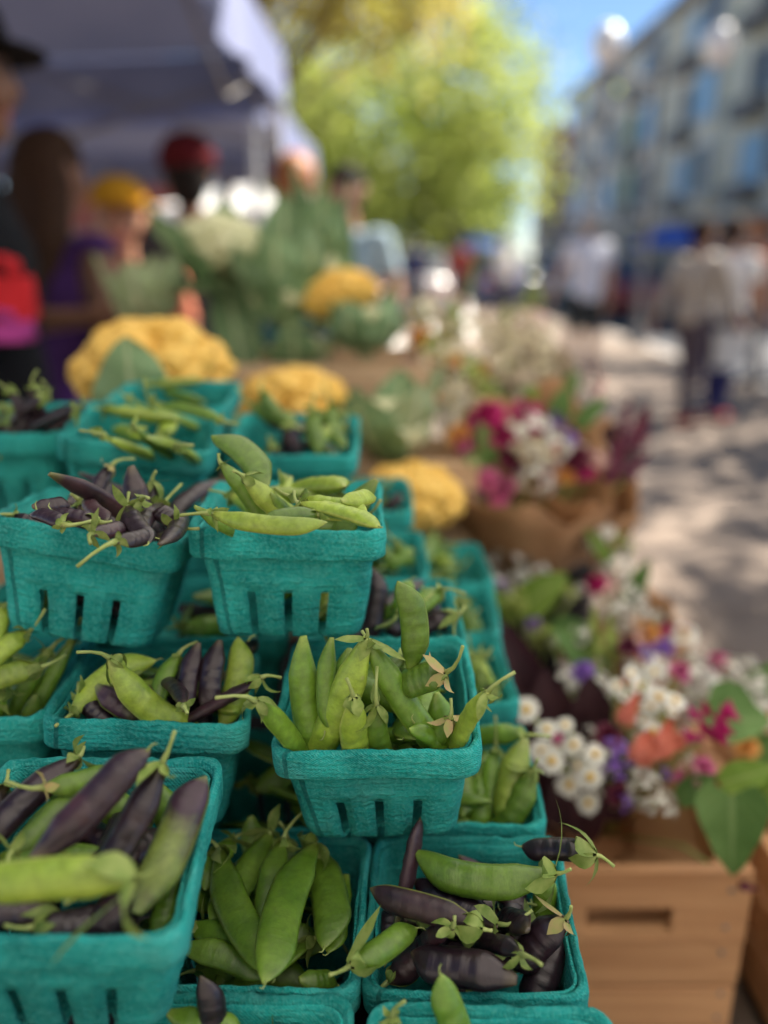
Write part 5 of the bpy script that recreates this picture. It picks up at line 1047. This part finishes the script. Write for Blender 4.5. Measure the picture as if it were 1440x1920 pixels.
    if hat:
        kind, c = hat; v = MB()
        if kind == 'cap':
            v.lathe([(.108 * k, .0), (.108 * k, .03 * k), (.095 * k, .07 * k), (.06 * k, .10 * k), (.004, .112 * k)], 20); pts = []
            for i in range(5):
                for j in range(9): a = math.pi * (1.15 + .7 * j / 8); r = (.105 + .075 * i / 4) * k; pts.append((math.cos(a) * r, math.sin(a) * r, .006 * k - .012 * k * i / 4))
            v.grid(pts, 5, 9)
        elif kind == 'beanie': v.lathe([(.113 * k, -.02 * k), (.116 * k, .02 * k), (.108 * k, .06 * k), (.075 * k, .105 * k), (.004, .125 * k)], 20)
        else: v.lathe([(.20 * k, -.012 * k), (.15 * k, .0), (.108 * k, .006 * k), (.104 * k, .06 * k), (.08 * k, .095 * k), (.004, .10 * k)], 24)
        o = v.build('hat', cloth(c), t, True); o.location = hd + P(0, .008, .055); so = o.modifiers.new('s', 'SOLIDIFY'); so.thickness = .005
    return t
random.seed(31)
person(-.90, 1.92, 105, 1.82, 'person in a black cap and black T-shirt standing behind the baskets', 'brown', 'black', 'short', (.010, .011, .014), 'short', (.014, .014, .016), 'long', hat=('cap', (.010, .010, .012)), arms=('hang', 'bent'), voxel=.011)  # skin darkened in place of the shade under the tent
person(-.96, 2.55, 150, 1.68, 'person with long brown hair in a shade darkened purple top under the tent', 'brown', 'brown', 'long', (.055, .022, .11), 'none', (.10, .04, .22), 'long', arms=('bent', 'hang'), voxel=.012)  # tent shade put into the skin and top colours
person(-.93, 3.1, 20, 1.57, 'short person in a yellow hat and salmon top under the tent', 'tan', 'auburn', 'short', (.48, .17, .10), 'short', (.10, .04, .25), 'long', hat=('cap', (.50, .26, .02)), arms=('face', 'bent'), voxel=.012)
person(-.79, 3.6, 190, 1.76, 'person in a shade darkened red cap and charcoal jacket under the tent', 'brown', 'black', 'short', (.05, .05, .06), 'long', (.03, .03, .035), 'long', hat=('beanie', (.09, .010, .014)), arms=('bent', 'hang'))  # skin and cap coloured darker to imitate tent shade
person(-.41, 4.05, 165, 1.78, 'person with auburn hair in a teal top beyond the cauliflowers', 'light', 'auburn', 'short', (.04, .16, .17), 'short', (.04, .045, .07), 'long', arms=('bent', 'bent'))
person(-.19, 4.6, 340, 1.78, 'person with dark hair in a pale blue top beyond the cauliflower leaves', 'tan', 'black', 'bun', (.33, .43, .48), 'short', (.10, .12, .18), 'long', arms=('hang', 'bent'))
person(2.02, 8.6, 195, 1.80, 'person in a white short sleeved shirt and dark shorts on the paving', 'light', 'grey', 'short', (.78, .78, .84), 'short', (.045, .05, .05), 'short', (.06, .05, .05), arms=('hang', 'swing'), walk=.05)
person(2.46, 6.75, 120, 1.62, 'person in a grey brown top with bright red shoes walking past', 'tan', 'brown', 'short', (.42, .36, .29), 'long', (.10, .075, .085), 'long', (.42, .06, .04), arms=('swing', 'back'), walk=.14)
person(2.78, 6.95, 140, 1.64, 'person in a sunlit white top and navy trousers walking past', 'light', 'brown', 'short', (.85, .83, .79), 'short', (.035, .035, .12), 'long', (.30, .05, .05), arms=('swing', 'back'), walk=.16)
person(3.75, 8.8, 200, 1.70, 'person in a rust orange top near the kerb', 'light', 'auburn', 'short', (.36, .12, .06), 'long', (.22, .2, .19), 'long', arms=('hang', 'bent'), walk=.08)
person(4.0, 8.1, 160, 1.66, 'person in a grey shirt at the kerb beside the rust orange top', 'tan', 'brown', 'short', (.30, .30, .32), 'short', (.16, .06, .05), 'long', arms=('hang', 'bent'), walk=.08)
person(1.5, 17.5, 180, 1.74, 'small distant person in a red top among the parked cars', 'light', 'brown', 'short', (.36, .04, .04), 'short', (.04, .05, .09), 'long', voxel=.016)
person(.55, 16.0, 160, 1.7, 'small distant person in dark blue near the far tent', 'tan', 'black', 'short', (.03, .05, .14), 'short', (.05, .05, .06), 'long', voxel=.016, walk=.1)
person(2.3, 16.6, 20, 1.7, 'small distant person in a white top by the parked cars', 'light', 'brown', 'short', (.8, .78, .74), 'short', (.06, .06, .08), 'long', voxel=.016, walk=.1)
# bag carried against the black T-shirt, with red and white print
def soft_bag(loc, w_, d_, h_, c, label, name='shopping_bag'):
    t = empty(name, loc); v = MB(); pts = []; n = 28
    for i in range(8):
        f = i / 7
        for q in range(n + 1):
            a = 2 * math.pi * q / n; sx = math.copysign(abs(math.cos(a)) ** .5, math.cos(a)); sy = math.copysign(abs(math.sin(a)) ** .6, math.sin(a)); s = 1 - .12 * (1 - f) + .05 * math.sin(a * 3 + f * 4); pts.append((sx * w_ / 2 * s, sy * d_ / 2 * s * (1 - .5 * f), h_ * f))
    v.grid(pts, 8, n + 1); b0 = len(v.v); v.v.append(Vector((0, 0, 0))); v.f += [(b0, q + 1, q) for q in range(n)]
    o = v.build('bag_body', cloth(c), t, True); so = o.modifiers.new('s', 'SOLIDIFY'); so.thickness = .003
    for s in (-1, 1): MB().tube([(-w_ * .22, s * d_ * .24, h_ * .97), (-w_ * .2, s * d_ * .2, h_ * 1.3), (0, s * d_ * .15, h_ * 1.42), (w_ * .2, s * d_ * .2, h_ * 1.3), (w_ * .22, s * d_ * .24, h_ * .97)], .008, 8).build('handle', cloth(c), t, True)
    return tag(t, label, 'bag')
soft_bag(at_y(15, 600, 1.72), .12, .08, .085, (.60, .03, .04), 'bright red bag hanging before the black T-shirt')
soft_bag(at_y(10, 640, 1.68), .12, .07, .04, (.42, .06, .28), 'magenta pouch below the bright red bag', 'pouch')
soft_bag(at_y(1365, 690, 6.8), .30, .12, .30, (.75, .72, .66), 'pale cloth bag carried by the person in navy trousers')
soft_bag((-.86, 2.62, .93), .16, .10, .30, (.26, .08, .50), 'violet bag held by the person with long brown hair')

# ================================================================ UMBRELLA, LAMP, CARS, DISTANT STALLS
def umbrella(loc, r, h, c, label):
    t = empty('market_umbrella', loc); MB().tube([(0, 0, 0), (0, 0, h)], .022, 8).build('pole', M_POLE, t, True); MB().lathe([(.01, .0), (.28, .0), (.28, .05), (.05, .09), (.03, .2)], 20).build('base', M_BLACKP, t, True)
    v = MB(); pts = []; n = 8
    for i in range(7):
        f = i / 6
        for q in range(n * 4 + 1):
            a = 2 * math.pi * q / (n * 4); sag = abs(math.sin(a * n / 2)); pts.append((math.cos(a) * r * f * (1 - .06 * sag * f), math.sin(a) * r * f * (1 - .06 * sag * f), h - .42 * f ** 1.5 * r - .05 * sag * f))
    o = v.grid(pts, 7, n * 4 + 1).build('canopy', cloth(c), t, True)
    for q in range(n): a = 2 * math.pi * q / n; MB().tube([(0, 0, h - .35), (math.cos(a) * r * .5, math.sin(a) * r * .5, h - .2 * r), ], .008, 5).build('rib', M_POLE, t)
    return tag(t, label, 'umbrella')
umbrella((6.6, 20.0, -.144), 1.0, 2.15, (.05, .12, .46), 'blue market umbrella standing in the road lane')
umbrella((3.6, 34, .0), 1.3, 2.2, (.05, .10, .34), 'darker blue market umbrella far along the paving')
t = empty('glint_lamp', (4.0, 13.4, 0)); tag(t, 'twin globe lamp post added for two bright glints by the kerb', 'street lamp')  # lamp post added so its sunlit globes make two bright glints
MB().lathe([(.14, 0), (.14, .12), (.07, .3), (.05, .8), (.04, 3.9), (.05, 4.0), (.01, 4.2)], 14).build('post', M_CORN, t, True)
MG = mat('white_globe', (.82, .82, .8), None, rough=.25)
for s in (-1, 1):
    MB().tube([(0, 0, 3.75), (s * .4, 0, 3.85), (s * .8, 0, 3.98)], .025, 8).build('arm', M_CORN, t, True)
    MB().lathe([(.05, 3.98), (.12, 4.02), (.2, 4.14), (.23, 4.26), (.2, 4.4), (.12, 4.5), (.01, 4.53)], 18, (s * .8, 0, 0)).build('globe', MG, t, True)
M_TYRE = mat('tyre_rubber', (.015, .015, .016), (.025, .025, .026), 30, .9); M_CHROME = mat('alloy', (.5, .5, .52), None, rough=.3, metal=.8); M_LAMPG = mat('lamp_glass', (.6, .6, .6), None, rough=.1, spec=.8); M_TAIL = mat('tail_lamp', (.35, .02, .02), None, rough=.2)
def car(loc, rz, c, label):
    t = empty('parked_car', loc, R(rz)); tag(t, label, 'car', 'cars parked at the end of the paving')
    paint = mat('car_paint_%d' % len(MATS), c, None, rough=.28, coat=.8)
    xs = [-2.15, -2.1, -1.7, -1.1, -.2, .6, 1.1, 1.8, 2.12, 2.18]; top = [.55, .82, .92, .98, 1.0, .98, .95, .86, .74, .5]; hw = [.72, .80, .86, .88, .88, .88, .88, .85, .76, .66]; pts = []
    for x, z, h in zip(xs, top, hw):
        for yy, zz in ((-h * .9, .22), (-h, .35), (-h * 1.01, .6 if z > .6 else z * .9), (-h * .96, z * .96), (-h * .6, z), (0, z + .02), (h * .6, z), (h * .96, z * .96), (h * 1.01, .6 if z > .6 else z * .9), (h, .35), (h * .9, .22)): pts.append((x, yy, zz))
    b = MB().grid(pts, 10, 11); b.f += [tuple(range(11)), tuple(9 * 11 + q for q in range(11))[::-1]]; b.build('body', paint, t, True)
    g = MB(); gx = [-1.75, -1.15, -.2, .45, 1.15]; gz = [.93, 1.36, 1.45, 1.40, .95]; gw = [.74, .66, .66, .66, .76]; pts = []
    for x, z, h in zip(gx, gz, gw):
        for yy, zz in ((-.84, .93), (-h, z * .97), (-h * .5, z), (h * .5, z), (h, z * .97), (.84, .93)): pts.append((x, yy, zz))
    g.grid(pts, 5, 6); g.build('windows', M_GLASS, t, True)
    MB().grid([(x, yy, zz + .012) for x, zz in ((-1.1, 1.39), (-.2, 1.455), (.4, 1.41)) for yy in (-.66, -.3, .3, .66)], 3, 4).build('roof', paint, t, True)
    for x in (-1.3, 1.35):
        for s in (-1, 1):
            wl = MB(); n = 20; prof = [(.2, -.1), (.31, -.1), (.33, -.06), (.33, .06), (.31, .1), (.2, .1)]
            for r, w2 in prof: wl.v += [Vector((x + math.cos(2 * math.pi * q / n) * r, s * .80 + w2, .33 + math.sin(2 * math.pi * q / n) * r)) for q in range(n)]
            for i in range(5): wl.f += [(i * n + q, i * n + (q + 1) % n, (i + 1) * n + (q + 1) % n, (i + 1) * n + q) for q in range(n)]
            wh = wl.build('wheel', M_TYRE, t, True); rm = MB(); rm.tube([(x, s * .73, .33), (x, s * .885, .33)], .2, 16); rm.build('rim', M_CHROME, wh, True)
    for s in (-1, 1):
        MB().box((2.12, s * .55, .62), (.14, .3, .13)).build('headlight', M_LAMPG, t, False, .02); MB().box((-2.1, s * .62, .7), (.12, .22, .16)).build('tail_light', M_TAIL, t, False, .02); MB().box((.85, s * .96, .98), (.1, .16, .1)).build('mirror', paint, t, False, .02)
    return t
car((.9, 21.8, 0), 82, (.72, .72, .72), 'white car parked end on before the far trees')
car((3.1, 24.5, 0), 95, (.05, .08, .2), 'dark blue car parked beyond the white one')
car((6.3, 23.5, -.144), 92, (.22, .03, .03), 'dark red car parked on the road lane')
car((5.9, 31, -.144), 90, (.6, .6, .62), 'silver car parked farther up the road lane')
M_BOARD = mat('glint_white', (.82, .81, .78), None, rough=.5)  # plain white boards added to stand in for distant bright glints
def add_glint_board(loc, rz, label):
    t = empty('glint_board', loc, R(rz)); tag(t, label, 'glint board', 'white boards added as bright glints')
    for s in (-1, 1): o = MB().box((0, 0, .30), (.45, .02, .6)).build('board', M_BOARD, t, False, .004); o.rotation_euler = (s * .18, 0, 0); o.location = (0, s * .12, 0)
    MB().box((0, 0, .3), (.02, .12, .015)).build('brace', M_POLE, t)
for i, (u, v, y, rz, lb) in enumerate([(795, 500, 14.5, 70, 'white board added as a bright glint nearest the far white tent'), (870, 500, 15, 60, 'white board added as a bright glint on the paving before the cars'), (995, 530, 11.5, 75, 'white board added as a bright glint behind the white shirt person'), (728, 470, 13, 60, 'white board added as a bright glint past the cauliflower tray')]):
    d = ray(u, v); p = CAM + d * (y / d.y); add_glint_board((p.x, y, 0), rz, lb)
